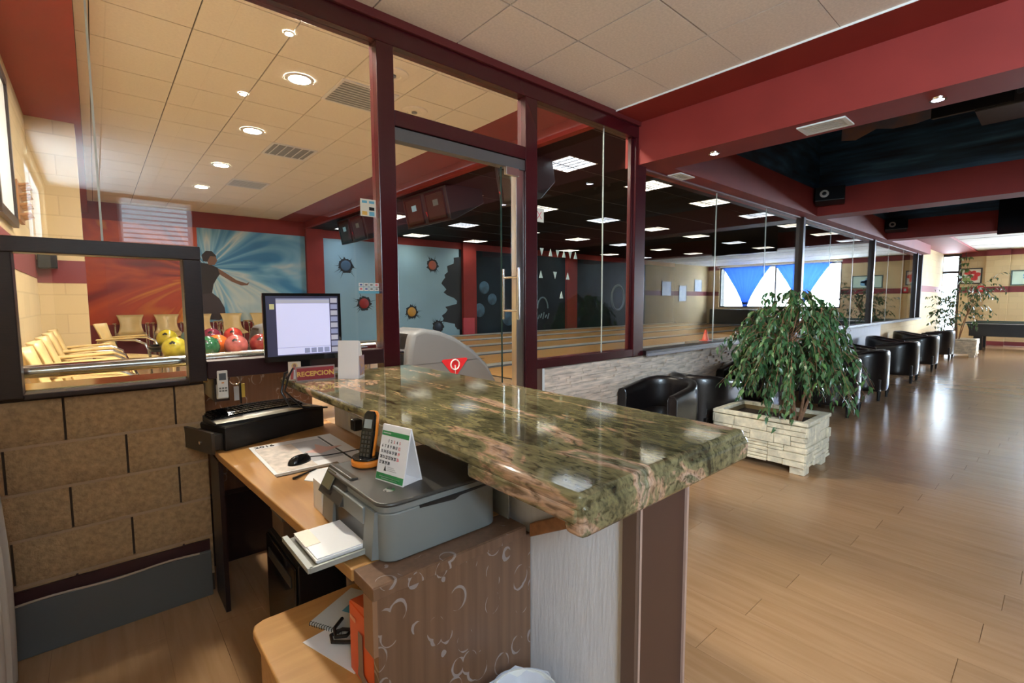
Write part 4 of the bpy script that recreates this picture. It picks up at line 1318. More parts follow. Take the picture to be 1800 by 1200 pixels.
# ================================================================ LOUNGE
def tub_chair():
    t = thing('tub_chair', 'black leather tub armchair', 'armchair', (0, 0, 0), group='black tub armchairs in the lounge')
    W, D, TH = .32, .315, .10
    # path of the U-shaped wall (front is +y)
    path = []
    for k in range(4):
        path.append((-W + TH / 2, D - .30 * k / 3 * 1.0))
    for k in range(1, 12):
        a = PI + PI * k / 12
        path.append(((W - TH / 2) * math.cos(a), .03 + (D - TH / 2) * math.sin(a) * 1.05))
    for k in range(4):
        path.append((W - TH / 2, D - .30 + .30 * k / 3))
    n = len(path)
    sec = []
    for q in range(16):                       # rounded section of the wall
        a = 2 * PI * q / 16
        c, s_ = math.cos(a), math.sin(a)
        sec.append((abs(c) ** .5 * (1 if c > 0 else -1), abs(s_) ** .35 * (1 if s_ > 0 else -1)))
    rings = []
    for i, (x, y) in enumerate(path):
        x0, y0 = path[max(i - 1, 0)]
        x1, y1 = path[min(i + 1, n - 1)]
        d = Vector((x1 - x0, y1 - y0)).normalized()
        nr = Vector((-d.y, d.x))
        back = 1 - abs(i - (n - 1) / 2) / ((n - 1) / 2)
        top = .665 + .085 * min(1, back * 1.6)
        bot = .13
        rings.append([(x + nr.x * TH / 2 * s0, y + nr.y * TH / 2 * s0, (top + bot) / 2 + (top - bot) / 2 * s1) for s0, s1 in sec])
    mb = MB()
    vv = [q for r in rings for q in r]
    m_ = len(sec)
    fs = []
    for i in range(n - 1):
        for k in range(m_):
            fs.append((i * m_ + k, i * m_ + (k + 1) % m_, (i + 1) * m_ + (k + 1) % m_, (i + 1) * m_ + k))
    fs += [tuple(range(m_)), tuple((n - 1) * m_ + k for k in range(m_))[::-1]]
    mb.add(vv, fs)
    part('shell', mb, LEATHER, t, world=False, smooth=True, angle=55)
    part('seat_base', B(-W + TH, W - TH, -.24, D - .01, .13, .32), LEATHER, t, world=False, bevel=.012)
    part('seat_cushion', B(-W + TH + .004, W - TH - .004, -.23, D + .005, .322, .44), LEATHER, t, world=False, bevel=.035, seg=4)
    for sx in (-1, 1):
        part('arm_piping', MB().tube([(sx * (W - TH / 2 + .045), D + .002, .16), (sx * (W - TH / 2 + .045), D + .002, .62), (sx * (W - TH / 2 + .02), D + .002, .655), (sx * (W - TH / 2 - .03), D + .002, .655), (sx * (W - TH / 2 - .045), D + .002, .62), (sx * (W - TH / 2 - .045), D + .002, .45)], .005, 6), LEATHER, t, world=False, smooth=True)
        for sy in (-1, 1):
            part('leg', MB().cyl((sx * .25, sy * .23, 0), (sx * .255, sy * .235, .14), .018, .028, 8), BLACKP, t, world=False, smooth=True)
    return t
ch0 = tub_chair()
chairs = [((4.16, 2.515), 90, 'black leather tub armchair nearest the counter, its seat facing the counter'),
          ((4.86, 2.525), -90, 'black leather tub armchair back to back with the one nearest the counter'),
          ((6.2, 2.52), 90, 'black leather tub armchair by the low wall hidden behind the potted ficus'),
          ((7.48, 1.98), 0, 'black leather tub armchair just right of the ficus, first in the aisle row'),
          ((9.05, 1.98), 0, 'black leather tub armchair second in the aisle row behind the ficus'),
          ((11.35, 1.98), 0, 'black leather tub armchair third in the aisle row behind the ficus'),
          ((13.6, 2.0), 0, 'black leather tub armchair fourth in the aisle row behind the ficus'),
          ((16.3, 2.05), 0, 'black leather tub armchair last in the aisle row, beside the far plant'),
          ((8.25, 2.47), 180, 'black leather tub armchair against the wall between first and second aisle chairs'),
          ((10.2, 2.47), 180, 'black leather tub armchair against the wall between second and third aisle chairs'),
          ((12.5, 2.47), 180, 'black leather tub armchair against the wall between third and fourth aisle chairs'),
          ((15.0, 2.47), 180, 'black leather tub armchair against the wall before the last aisle chair')]
for i, (p, a, lab) in enumerate(chairs):
    o = ch0 if i == 0 else copy_tree(ch0)
    o.location = (p[0], p[1], 0)
    o.rotation_euler = (0, 0, math.radians(a))
    o['label'] = lab

# --- stone planter
def planter(x0, x1, y0, y1, label, detail=True):
    t = thing('stone_planter', label, 'planter', ((x0 + x1) / 2, (y0 + y1) / 2, 0))
    H, fz = .47, .075
    part('body', MB().box(x0 + .02, x1 - .02, y0 + .02, y1 - .02, fz, .36).box(x0 + .02, x0 + .05, y0 + .02, y1 - .02, .36, H - .03).box(x1 - .05, x1 - .02, y0 + .02, y1 - .02, .36, H - .03).box(x0 + .02, x1 - .02, y0 + .02, y0 + .05, .36, H - .03).box(x0 + .02, x1 - .02, y1 - .05, y1 - .02, .36, H - .03), PJOINT, t)
    rim = MB()
    for a in ((x0 - .012, x0 + .05, y0 - .012, y1 + .012), (x1 - .05, x1 + .012, y0 - .012, y1 + .012), (x0 + .05, x1 - .05, y0 - .012, y0 + .05), (x0 + .05, x1 - .05, y1 - .05, y1 + .012)):
        rim.box(a[0], a[1], a[2], a[3], H - .035, H)
    part('rim', rim, PSTONE, t, bevel=.008)
    part('soil', B(x0 + .05, x1 - .05, y0 + .05, y1 - .05, .36, .40), SOIL, t)
    for fx in (x0 + .02, x1 - .14):
        for fy in (y0 + .01, y1 - .13):
            part('foot', B(fx, fx + .12, fy, fy + .12, 0, fz), PSTONE, t, bevel=.006)
    r = random.Random(4)
    z = fz - .005
    while z < H - .04:
        h = r.choice((.055, .07, .09))
        h = min(h, H - .036 - z)
        if h < .015:
            break
        for face in ('a', 'b', 'c'):
            lo, hi = (y0, y1) if face == 'a' else (x0, x1)
            u = lo
            while u < hi - .01:
                L = min(r.uniform(.11, .34), hi - u)
                if hi - (u + L) < .05:
                    L = hi - u
                pr2 = r.uniform(.0, .018)
                hh = h if r.random() > .35 else h * .5
                def st_(z0, z1, d):
                    if face == 'a':
                        b_ = B(x0 - d, x0 + .022, u + .001, u + L - .002, z0 + .0015, z1 - .003)
                    elif face == 'b':
                        b_ = B(u + .001, u + L - .002, y0 - d, y0 + .022, z0 + .0015, z1 - .003)
                    else:
                        b_ = B(u + .001, u + L - .002, y1 - .022, y1 + d, z0 + .0015, z1 - .003)
                    part('stone', b_, PSTONE, t, bevel=.004, seg=1)
                if face == 'c' and not detail:
                    pass
                else:
                    st_(z, z + hh, pr2)
                    if hh < h:
                        st_(z + hh, z + h, r.uniform(0, .018))
                u += L
        z += h
    return t
planter(4.50, 5.10, 1.37, 2.175, 'pale faux-stone planter box holding the large ficus')

# --- ficus
def leaf_mesh(nm, L, w, mat, fold=.25):
    mb = MB()
    pts = [(0, 0, 0), (.35 * L, w * .5, fold * w * .5), (.35 * L, -w * .5, fold * w * .5), (.38 * L, 0, 0), (.75 * L, w * .28, fold * w * .1 - .06 * L), (.75 * L, -w * .28, fold * w * .1 - .06 * L), (.76 * L, 0, -.07 * L), (L * 1.05, 0, -.2 * L)]
    mb.add(pts, [(0, 3, 1), (0, 2, 3), (3, 6, 4, 1), (3, 2, 5, 6), (6, 7, 4), (6, 5, 7)])
    me = mb.mesh(nm, smooth=True, angle=80)
    me.materials.append(mat)
    return me
leafs = [leaf_mesh('leaf', .076, .031, LEAF), leaf_mesh('leaf', .064, .026, LEAF), leaf_mesh('leaf', .07, .03, LEAF2)]

def ficus(label, base, crown, n_twigs, seed, singles, name='potted_ficus', lscale=1.0, per=11):
    """base: trunk foot; crown(u,v,rng)->(start, end) of a drooping twig"""
    r = random.Random(seed)
    t = thing(name, label, 'plant', base)
    b = Vector(base)
    stems = MB()
    tops = []
    for k in range(5):
        a = 2 * PI * k / 5 + .4
        top = b + Vector((.16 * math.cos(a), .20 * math.sin(a), r.uniform(.45, .8)))
        f = b + Vector((.03 * math.cos(a), .03 * math.sin(a), 0))
        mid = (f + top) / 2 + Vector((.03 * math.sin(k * 3), .03 * math.cos(k * 2), 0))
        stems.tube([f, mid, top], .014, 7, .007)
        tops.append(top)
    part('trunk', stems, BARK, t, smooth=True)
    twigs = MB()
    leaves = []
    for k in range(n_twigs):
        s_, e_, sag = crown(r)
        near = min(tops, key=lambda q: (q - s_).length)
        if k % 3 == 0:
            twigs.tube([near, (near + s_) / 2 + Vector((0, 0, .05)), s_], .006, 5, .003)
        pts = []
        for i in range(7):
            q = i / 6
            p = s_.lerp(e_, q)
            p.z += sag * 4 * q * (1 - q) * .25
            pts.append(p)
        twigs.tube(pts, .003, 4, .001)
        for i in range(per):
            q = (i + r.random()) / per
            j = min(int(q * 6), 5)
            p = pts[j].lerp(pts[j + 1], q * 6 - j)
            d = (pts[j + 1] - pts[j]).normalized()
            side = Vector((r.uniform(-1, 1), r.uniform(-1, 1), r.uniform(-.2, .2))).normalized()
            dirv = (d * .35 + side * .75 + Vector((0, 0, -r.uniform(.35, 1.1)))).normalized()
            up = Vector((r.uniform(-.5, .5), r.uniform(-.5, .5), 1)).normalized()
            yv = up.cross(dirv)
            if yv.length < .05:
                continue
            yv.normalize()
            zv = dirv.cross(yv)
            m4 = Matrix((dirv, yv, zv)).transposed().to_4x4()
            sc_ = lscale * r.uniform(.75, 1.2)
            m4 = Matrix.Translation(p) @ m4 @ Matrix.Scale(sc_, 4)
            leaves.append(((p - Vector((0, 0, 1.51))).length, m4, 2 if r.random() < .22 else r.randrange(2)))
    part('twigs', twigs, BARK, t, smooth=True)
    leaves.sort(key=lambda q: q[0])
    for d, m4, v in leaves[:singles]:
        o = obj('leaf', leafs[v], None, t)
        o.matrix_local = Matrix.Translation(-b) @ m4
    rest = {0: MB(), 2: MB()}
    for d, m4, v in leaves[singles:]:
        me = leafs[v]
        rest[2 if v == 2 else 0].add([m4 @ q.co for q in me.vertices], [tuple(p.vertices) for p in me.polygons])
    part('foliage', rest[0], LEAF, t, smooth=True, kind='stuff', angle=80)
    part('pale_foliage', rest[2], LEAF2, t, smooth=True, kind='stuff', angle=80)
    return t

def crown1(r):
    # weeping crown: wide skirt, rounded top
    if r.random() < .05:
        s_ = Vector((4.56 + r.uniform(-.05, .05), 1.58 + r.uniform(-.16, .12), .82 + r.uniform(-.1, .1)))
        return s_, s_ + Vector((-.12 + r.uniform(-.03, .03), r.uniform(-.06, .06), -.40 + r.uniform(-.05, .1))), .25
    c = Vector((4.80, 1.62, .95))
    a = r.uniform(0, 2 * PI)
    rad = r.uniform(.05, 1) ** .6
    h = r.random()
    top = .72 * math.sqrt(max(0, 1 - (rad * .9) ** 2))
    s_ = c + Vector((.30 * rad * math.cos(a), .36 * rad * math.sin(a), -.10 + (top + .08) * h))
    out = Vector((math.cos(a), math.sin(a), 0))
    L = r.uniform(.18, .40)
    e_ = s_ + out * L * r.uniform(.4, .95) + Vector((0, 0, -L * r.uniform(.4, 1.25)))
    if e_.z < .48 and not (a > 3.4 and a < 4.4):
        e_.z = .48 + r.uniform(0, .1)
    return s_, e_, r.uniform(.15, .4)
ficus('large leafy ficus with drooping branches in the near stone planter', (4.80, 1.55, .40), crown1, 310, 21, 290, per=13)

planter(17.3, 17.9, 1.45, 2.25, 'small pale planter box at the far end of the chair row', detail=False)
def crown2(r):
    c = Vector((17.5, 1.78, 1.25))
    a = r.uniform(0, 2 * PI)
    rad = r.random() ** .6
    s_ = c + Vector((.4 * rad * math.cos(a), .55 * rad * math.sin(a), r.uniform(-.45, .55) - .35 * math.sin(a) * rad))
    e_ = s_ + Vector((.3 * math.cos(a), .3 * math.sin(a), r.uniform(-.25, .25)))
    return s_, e_, .3
ficus('tall leafy green plant by the far pool table', (17.6, 1.85, .40), crown2, 95, 5, 0, name='leafy_plant', lscale=1.35, per=9)
hp = thing('hanging_plant', 'trailing green plant hanging beside the tall corner window', 'plant', (FARX - .25, 2.25, 1.9))
r_ = random.Random(8)
vine, vl = MB(), MB()
for k in range(4):
    y = 2.15 + .08 * k
    pts = [(FARX - .25 + .03 * math.sin(i + k), y + .05 * math.sin(i * 1.3 + k), 2.95 - .2 * i) for i in range(7 - k)]
    vine.tube(pts, .006, 5)
    for p in pts:
        for q in range(5):
            m4 = Matrix.Translation(p) @ Matrix.Rotation(r_.uniform(0, 6.3), 4, 'Z') @ Matrix.Rotation(r_.uniform(.2, 1.3), 4, 'Y') @ Matrix.Scale(1.8, 4)
            vl.add([m4 @ q_.co for q_ in leafs[0].vertices], [tuple(p_.vertices) for p_ in leafs[0].polygons])
part('vine', vine, BARK, hp, smooth=True)
part('foliage', vl, LEAF2, hp, smooth=True, kind='stuff')
part('hook', MB().cyl((FARX - .25, 2.27, 2.9), (FARX - .25, 2.27, 3.10), .01), BLACKP, hp)

# --- pool table
pt = thing('pool_table', 'black pool table with green cloth at the end of the lounge', 'pool table', (20.8, .6, 0))
PBLK = M('pool_black', (.012, .012, .015), .3)
part('apron', MB().prism([(1.80, .42), (1.92, .80), (-.52, .80), (-.40, .42)], 20.0, 20.05, 'x'), PBLK, pt)
part('apron', MB().prism([(1.80, .42), (1.92, .80), (-.52, .80), (-.40, .42)], 21.35, 21.4, 'x'), PBLK, pt)
part('apron', B(20.05, 21.35, 1.80, 1.86, .42, .80), PBLK, pt)
part('apron', B(20.05, 21.35, -.46, -.40, .42, .80), PBLK, pt)
part('cabinet', B(20.06, 21.34, -.40, 1.80, .50, .74), PBLK, pt)
part('cloth', B(20.1, 21.3, -.40, 1.80, .785, .80), M('pool_cloth', (.02, .16, .09), .9), pt)
rl_ = MB().box(19.96, 20.10, -.55, 1.95, .80, .845).box(21.30, 21.44, -.55, 1.95, .80, .845).box(20.10, 21.30, 1.80, 1.95, .80, .845).box(20.10, 21.30, -.55, -.40, .80, .845)
part('rail', rl_, M('pool_rail', (.04, .06, .055), .25), pt, bevel=.01)
part('steel_trim', B(19.952, 19.962, -.55, 1.95, .79, .805), STEEL, pt)
for x in (20.12, 21.12):
    for y in (1.56, -.34):
        part('leg', MB().prism([(x, y), (x + .17, y), (x + .17, y + .2), (x, y + .2)], 0, .5, 'z'), PBLK, pt, bevel=.01)

# --- pictures on the end wall
def picture(label, y0, y1, z0, z1, x, canvas, shapes, frame=BLACKP):
    t = thing('framed_picture', label, 'picture', (x, (y0 + y1) / 2, z0), group='pictures on the lounge walls')
    fr_ = MB()
    for a in ((y0 - .035, y0, z0 - .035, z1 + .035), (y1, y1 + .035, z0 - .035, z1 + .035), (y0, y1, z0 - .035, z0), (y0, y1, z1, z1 + .035)):
        fr_.box(x - .035, x - .003, a[0], a[1], a[2], a[3])
    part('frame', fr_, frame, t)
    part('canvas', B(x - .02, x - .004, y0, y1, z0, z1), canvas, t)
    for nm, cy, cz, ry, rz, m_ in shapes:
        part(nm, MB().prism([(cy + ry * math.cos(k * PI / 6) * (1 + .15 * math.sin(3 * k)), cz + rz * math.sin(k * PI / 6)) for k in range(12)], x - .0225, x - .019, 'x'), m_, t)
    return t
CANV = M('canvas_cream', (.75, .68, .55), .7)
PET = M('petal_red', (.65, .05, .05), .6)
picture('framed painting of red flowers on the end wall', 1.90, 2.36, 2.08, 2.54, FARX - .001, CANV,
        [('petal', 2.20, 2.42, .10, .07, PET), ('petal', 2.07, 2.43, .06, .06, PET), ('petal', 1.98, 2.36, .08, .07, PET), ('petal', 2.05, 2.24, .09, .09, PET), ('stem_leaf', 2.24, 2.18, .10, .09, M('painted_leaf', (.30, .42, .15), .6))])
BLP = M('painted_blue', (.20, .42, .65), .6)
picture('pale framed painting of a blue flower right of the pilaster', .25, 1.16, 2.0, 2.42, FARX - .001, M('canvas_mint', (.62, .78, .66), .7),
        [('petal', .70, 2.22, .22, .06, BLP), ('petal', .70, 2.20, .07, .17, BLP), ('petal', .60, 2.15, .12, .10, BLP), ('petal', .82, 2.30, .10, .07, BLP)], frame=M('frame_teal', (.06, .10, .10), .4))
# posters on the side wall near the corner
POS = M('poster_blue', (.45, .55, .72), .5, var=(5, .5), col2=(.75, .78, .80))
for (x0, x1, z0, z1, lab) in ((18.45, 19.15, 1.75, 2.35, 'blue and white poster farthest from the curtained window'), (19.85, 20.45, 1.5, 2.2, 'tall pale blue poster in the middle of the side wall'), (21.2, 21.85, 1.95, 2.5, 'blue and white poster next to the curtained window')):
    t = thing('wall_poster', lab, 'poster', ((x0 + x1) / 2, SIDEY + .01, z0), group='posters on the lounge side wall')
    part('print', B(x0, x1, SIDEY + .004, SIDEY + .02, z0, z1), POS, t)
    part('edge', MB().box(x0 - .02, x0, SIDEY + .004, SIDEY + .025, z0 - .02, z1 + .02).box(x1, x1 + .02, SIDEY + .004, SIDEY + .025, z0 - .02, z1 + .02), BLACKP, t)

# red fire sign
fsn = thing('fire_sign', 'small red fire equipment sign on the end wall stripe', 'sign', (FARX - .01, 1.86, 1.8))
part('plate', B(FARX - .03, FARX - .008, 1.80, 1.95, 1.78, 1.98), M('fire_red', (.7, .03, .04), .5), fsn)
part('white_symbol', B(FARX - .032, FARX - .030, 1.83, 1.90, 1.83, 1.93), PLATE, fsn)

# --- curtains
def sheer(name, col):
    m, n, l, p = nt(name)
    p.inputs['Base Color'].default_value = rgba(col)
    p.inputs['Roughness'].default_value = .9
    tl = n.new('ShaderNodeBsdfTranslucent')
    tl.inputs[0].default_value = rgba(tuple(min(1, v * 1.6) for v in col))
    mx = n.new('ShaderNodeMixShader')
    mx.inputs[0].default_value = .55
    l.new(p.outputs[0], mx.inputs[1])
    l.new(tl.outputs[0], mx.inputs[2])
    l.new(mx.outputs[0], n['Material Output'].inputs['Surface'])
    MATS[name] = m
    return m
CURT = sheer('curtain_blue', (.014, .045, .20))
def curtain(y0, y1, label):
    t = thing('curtain', label, 'curtain', (FARX - .12, (y0 + y1) / 2, 1.25), group='blue tied curtains')
    c = (y0 + y1) / 2
    def fn(u, v):
        z = 1.25 + 1.78 * v
        w = .10 + .90 * (v ** 1.3)
        y = c + (u - .5) * (y1 - y0) * w
        return (FARX - .12 + .035 * math.sin(u * 60) * (.4 + .6 * v), y, z)
    part('cloth', MB().grid(fn, 100, 12), CURT, t, smooth=True)
    part('tie_band', MB().cyl((FARX - .12, c, 1.38), (FARX - .12, c, 1.44), .13, .15, 14), CURT, t, smooth=True)
    return t
curtain(-4.9, -2.75, 'blue tied-back curtain on the left half of the wide window')
curtain(-2.6, -.45, 'blue tied-back curtain on the right half of the wide window')
single('curtain_rail', MB().cyl((FARX - .13, -5.15, 3.06), (FARX - .13, -.1, 3.06), .015), STEEL, 'steel curtain rail above the wide blue-curtained window', 'rail', (FARX - .13, -2.6, 3.06), smooth=True)
# dark sofa bench under the window
bench = thing('bench_sofa', 'long dark bench sofa under the curtained window', 'sofa', (21.9, -2.9, 0))
part('seat', B(21.6, 22.2, -5.4, -.6, .12, .45), LEATHER, bench, bevel=.03)
part('back', B(22.2, 22.42, -5.4, -.6, .12, 1.12), LEATHER, bench, bevel=.03)
for y in (-5.2, -3.0, -.8):
    part('foot', B(21.65, 22.35, y - .04, y + .04, 0, .12), BLACKP, bench)

# --- loudspeakers, spots, vents on the beams
def speaker(x, y, z, label, rz):
    t = thing('loudspeaker', label, 'loudspeaker', (x, y, z), (0, math.radians(12), rz), group='loudspeakers on the beams')
    part('cabinet', B(-.11, .11, -.19, .19, -.11, .11), BLACKP, t, world=False, bevel=.01)
    part('cone', MB().lathe([(.0, -.02), (.045, -.005), (.06, .004), (.068, .0)], (0, 0, 0), 18).__class__() if False else MB().cyl((-.112, .07, 0), (-.118, .07, 0), .06, .05, 18), M('cone_grey', (.55, .52, .48), .4), t, world=False, smooth=True)
    part('cone_cap', MB().cyl((-.118, .07, 0), (-.124, .07, 0), .03, .02, 14), BLACKP, t, world=False, smooth=True)
    part('bracket', B(.10, .16, -.04, .04, -.03, .03), ALU, t, world=False)
speaker(8.58, 2.45, 3.10, 'black loudspeaker with pale cone on the second red beam', math.radians(14))
speaker(13.13, 2.48, 3.10, 'black loudspeaker on the third red beam, deeper in the shade', math.radians(14))
for (x, y, lab) in ((4.29, 2.15, 'small lit ceiling spotlight on the near beam by the glass'), (4.29, .63, 'small lit ceiling spotlight on the near beam farther right')):
    t = thing('spotlight', lab, 'spotlight', (x, y, 2.84), group='spotlights on the near beam')
    part('ring', MB().cyl((x, y, 2.832), (x, y, 2.8395), .045, n=20), CHROME, t, smooth=True)
    part('lamp', MB().cyl((x, y, 2.826), (x, y, 2.832), .032, n=18), LAMPC, t)
    part('rim', MB().lathe([(.034, -.012), (.045, -.012), (.047, 0)], (x, y, 2.838), 20), CHROME, t, smooth=True)
def grille(label, x0, x1, y0, y1, z, along='y'):
    t = thing('air_vent', label, 'vent', ((x0 + x1) / 2, (y0 + y1) / 2, z))
    f_ = MB()
    for a in ((x0, x0 + .03, y0, y1), (x1 - .03, x1, y0, y1), (x0 + .03, x1 - .03, y0, y0 + .03), (x0 + .03, x1 - .03, y1 - .03, y1)):
        f_.box(a[0], a[1], a[2], a[3], z - .012, z - .001)
    part('frame', f_, PLATE, t)
    part('backing', B(x0 + .03, x1 - .03, y0 + .03, y1 - .03, z - .004, z - .001), GREYP, t)
    k = 0
    if along == 'y':
        n_ = 5
        for k in range(n_):
            x = x0 + .04 + (x1 - x0 - .08) * (k + .5) / n_
            part('slat', B(x - .006, x + .006, y0 + .03, y1 - .03, z - .010, z - .005), PLATE, t)
    else:
        n_ = 9
        for k in range(n_):
            y = y0 + .04 + (y1 - y0 - .08) * (k + .5) / n_
            part('slat', B(x0 + .03, x1 - .03, y - .006, y + .006, z - .010, z - .005), PLATE, t)
grille('long white air vent under the near red beam', 4.17, 4.40, 1.12, 1.44, 2.84)
grille('small square vent in the red soffit over the glass', 4.66, 4.95, 2.69, 2.84, 2.84)

# dark equipment in the first coffer and the hanging black screen
eq = thing('coffer_equipment', 'dark grey equipment box mounted high in the first coffer', 'equipment', (7.0, .2, 3.44))
EQ = M('dark_grey_metal', (.035, .035, .04), .4)
part('box', B(6.9, 7.5, -1.5, .72, 3.42, 3.60), EQ, eq, bevel=.01)
part('front_box', B(6.88, 6.9, .74 - .3, 1.06, 3.44, 3.58), BLACKP, eq, bevel=.005)
part('arm', B(6.95, 7.0, .72, 1.06, 3.46, 3.56), EQ, eq)
part('hanger', B(7.1, 7.2, -.2, -.1, 3.60, 4.30), EQ, eq)
for y in (.40, .10):
    part('knob', MB().cyl((6.88, y, 3.53), (6.895, y, 3.53), .03, n=12), STEEL, eq, smooth=True)
hs_ = thing('hanging_screen', 'black television hanging from the third beam', 'television', (13.0, .3, 2.75))
part('screen', B(12.98, 13.04, -.75, .92, 2.74, 3.5), BLACKG, hs_, bevel=.01)
part('case', B(13.04, 13.2, -.6, .8, 2.82, 3.42), BLACKP, hs_, bevel=.02)
part('mount', B(13.08, 13.3, .0, .2, 3.0, 3.2), ALU, hs_)

# small red cone on the sill
cn = thing('marker_cone', 'small red marker cone on the sill behind the glass', 'cone', (5.90, 3.0, 1.005))
part('cone', MB().cyl((5.90, 3.0, 1.013), (5.90, 3.0, 1.14), .045, .012, 16), M('cone_red', (.75, .06, .03), .4), cn, smooth=True)
part('base', B(5.84, 5.96, 2.945, 3.055, 1.001, 1.013), MATS['cone_red'], cn)
part('sill_board', B(5.6, 6.2, 2.93, 3.12, .957, 1.001), DBROWN, lw)

# ================================================================ BOWLING HALL
# ceiling panels over the lanes
def panel(x, y, bright, label):
    t = thing('ceiling_light', label, 'ceiling light', (x, y, 3.524), group='louvred panel lights over the lanes')
    m_ = PANELW if bright == 0 else PANELB
    f_ = MB()
    for a in ((-.298, -.28, -.298, .298), (.28, .298, -.298, .298), (-.28, .28, -.3, -.28), (-.28, .28, .28, .3)):
        f_.box(a[0], a[1], a[2], a[3], -.075, -.001)
    part('frame', f_, PLATE, t, world=False)
    part('tube_plate', B(-.28, .28, -.28, .28, -.012, -.004), m_, t, world=False)
    lv = MB()
    for k in range(1, 5):
        c_ = -.28 + .112 * k
        lv.box(c_ - .012, c_ + .012, -.28, .28, -.07, -.03)
    for k in range(1, 4):
        c_ = -.28 + .14 * k
        lv.box(-.28, .28, c_ - .006, c_ + .006, -.072, -.02)
    part('louvre', lv, M('satin_louvre', (.42, .42, .42), .3, metal=.7), t, world=False)
    return t
cols = PCOLS
rows_ = PROWS
pr0 = {}
for j, y in enumerate(rows_):
    for i, x in enumerate(cols):
        b = 0 if (i + j) % 3 else 1
        lab = 'louvred panel light, %s of its row over the %s' % (['first', 'second', 'third', 'fourth', 'fifth', 'sixth', 'seventh'][i], ['lanes nearest the glass', 'second pair of lanes', 'third pair of lanes', 'lanes by the far wall'][j])
        yy = y
        if b in pr0:
            o = copy_tree(pr0[b])
            o.location = (x, yy, 3.524)
            o['label'] = lab
        else:
            pr0[b] = panel(x, yy, b, lab)
# round downlights and diffusers on the cream ceiling
for k, y in enumerate((4.83, 6.61, 8.53, 10.33)):
    t = thing('downlight', '%s round warm downlight from the glass in the cream ceiling' % ['first', 'second', 'third', 'fourth'][k], 'downlight', (1.57, y, 3.6), group='warm downlights over the seats')
    part('ring', MB().lathe([(.095, -.012), (.125, -.010), (.13, -.001)], (1.57, y, 3.6), 24), PLATE, t, smooth=True)
    part('lamp', MB().cyl((1.57, y, 3.590), (1.57, y, 3.598), .096, n=24), LAMPW, t)
for k, (x, y) in enumerate(((1.26, 4.08), (1.24, 5.52))):
    t = thing('recessed_spot', ['small bright spot near the top of the glass partition', 'small bright spot between first and second downlight'][k], 'spotlight', (x, y, 3.6), group='small spots over the seats')
    part('lamp', MB().cyl((x, y, 3.588), (x, y, 3.597), .028, n=16), LAMPW, t)
    part('ring', MB().lathe([(.028, -.012), (.04, -.010), (.042, -.001)], (x, y, 3.6), 18), PLATE, t, smooth=True)
for k, (x, y) in enumerate(((2.5, 3.4), (.6, 3.4))):  # extra lamps, out of view, added to brighten the cream ceiling
    t = thing('downlight', ['round warm downlight above the door hidden by the top rail', 'round warm downlight above the hatch hidden by the top rail', 'round warm downlight behind the frame post, nearer', 'round warm downlight behind the frame post, farther'][k], 'downlight', (x, y, 3.6), group='warm downlights over the seats')
    part('ring', MB().lathe([(.095, -.012), (.125, -.010), (.13, -.001)], (x, y, 3.6), 24), PLATE, t, smooth=True)
    part('lamp', MB().cyl((x, y, 3.590), (x, y, 3.598), .096, n=24), LAMPN if k < 2 else LAMPW, t)
for k, (y, lab) in enumerate(((4.55, 'square air diffuser in the cream ceiling nearest the glass'), (6.90, 'square air diffuser in the middle of the cream ceiling'), (9.3, 'square air diffuser farthest along the cream ceiling'))):
    grille(lab, 1.87, 2.45, y, y + .58, 3.6, 'x' if k != 1 else 'y')
for (x, y, lab) in ((2.77, 4.81, 'round plaster diffuser seen through the pane over the door'), (2.19, 4.18, 'round plaster diffuser half hidden by the frame post')):
    t = thing('round_diffuser', lab, 'diffuser', (x, y, 3.6), group='round diffusers')
    part('rose', MB().lathe([(0, -.012), (.07, -.012), (.08, -.022), (.10, -.022), (.14, -.010), (.145, -.001)], (x, y, 3.6), 28), TILE2, t, smooth=True)
    part('hub', MB().cyl((x, y, 3.575), (x, y, 3.59), .03, n=16), GREYP, t, smooth=True)

# mural prints
OFL = flow_print('orange_light_print', [(.30, (.06, .006, .004)), (.42, (.34, .018, .003)), (.52, (.62, .075, .004)), (.60, (.50, .045, .003)), (.67, (.85, .28, .02)), (.74, (.58, .06, .004))], .35, (0.05, 1.10), 2.4)
BFL = flow_print('blue_light_print', [(.28, (.02, .12, .30)), (.42, (.06, .27, .50)), (.52, (.25, .52, .68)), (.60, (.62, .70, .66)), (.68, (.14, .40, .60)), (.78, (.05, .22, .42))], .35, (0.05, 1.30), 2.0)
mu = thing('wall_mural', 'large printed mural of a bowler between orange and blue light trails', 'mural', (2.0, HALL_Y, 1.06))
part('orange_half', MB().box(-.1, 1.86, HALL_Y - .016, HALL_Y - .002, 1.06, 3.24).mesh and B(-.1, 1.86, HALL_Y - .016, HALL_Y - .002, 1.06, 3.24), OFL, mu)
part('blue_half', B(1.86, 4.255, HALL_Y - .016, HALL_Y - .002, 1.06, 3.24), BFL, mu)
FIGD = M('figure_dark', (.025, .018, .018), .6)
SKIN = M('figure_skin', (.22, .11, .07), .6)
def fl2(nm, pts, m_, d=.0):
    part(nm, MB().prism(pts, HALL_Y - .020 - d, HALL_Y - .016 - d * .5, 'y'), m_, mu)
fl2('printed_hair', [(1.93, 2.62), (2.02, 2.72), (2.14, 2.72), (2.22, 2.62), (2.22, 2.52), (2.10, 2.46), (1.95, 2.48)], FIGD)
fl2('printed_face', [(2.10, 2.60), (2.21, 2.60), (2.24, 2.50), (2.18, 2.40), (2.06, 2.40), (2.04, 2.48)], SKIN, .002)
fl2('printed_shirt', [(1.86, 2.45), (2.08, 2.42), (2.24, 2.34), (2.30, 2.22), (2.22, 2.10), (2.14, 1.95), (2.10, 1.75), (1.86, 1.70)], FIGD)
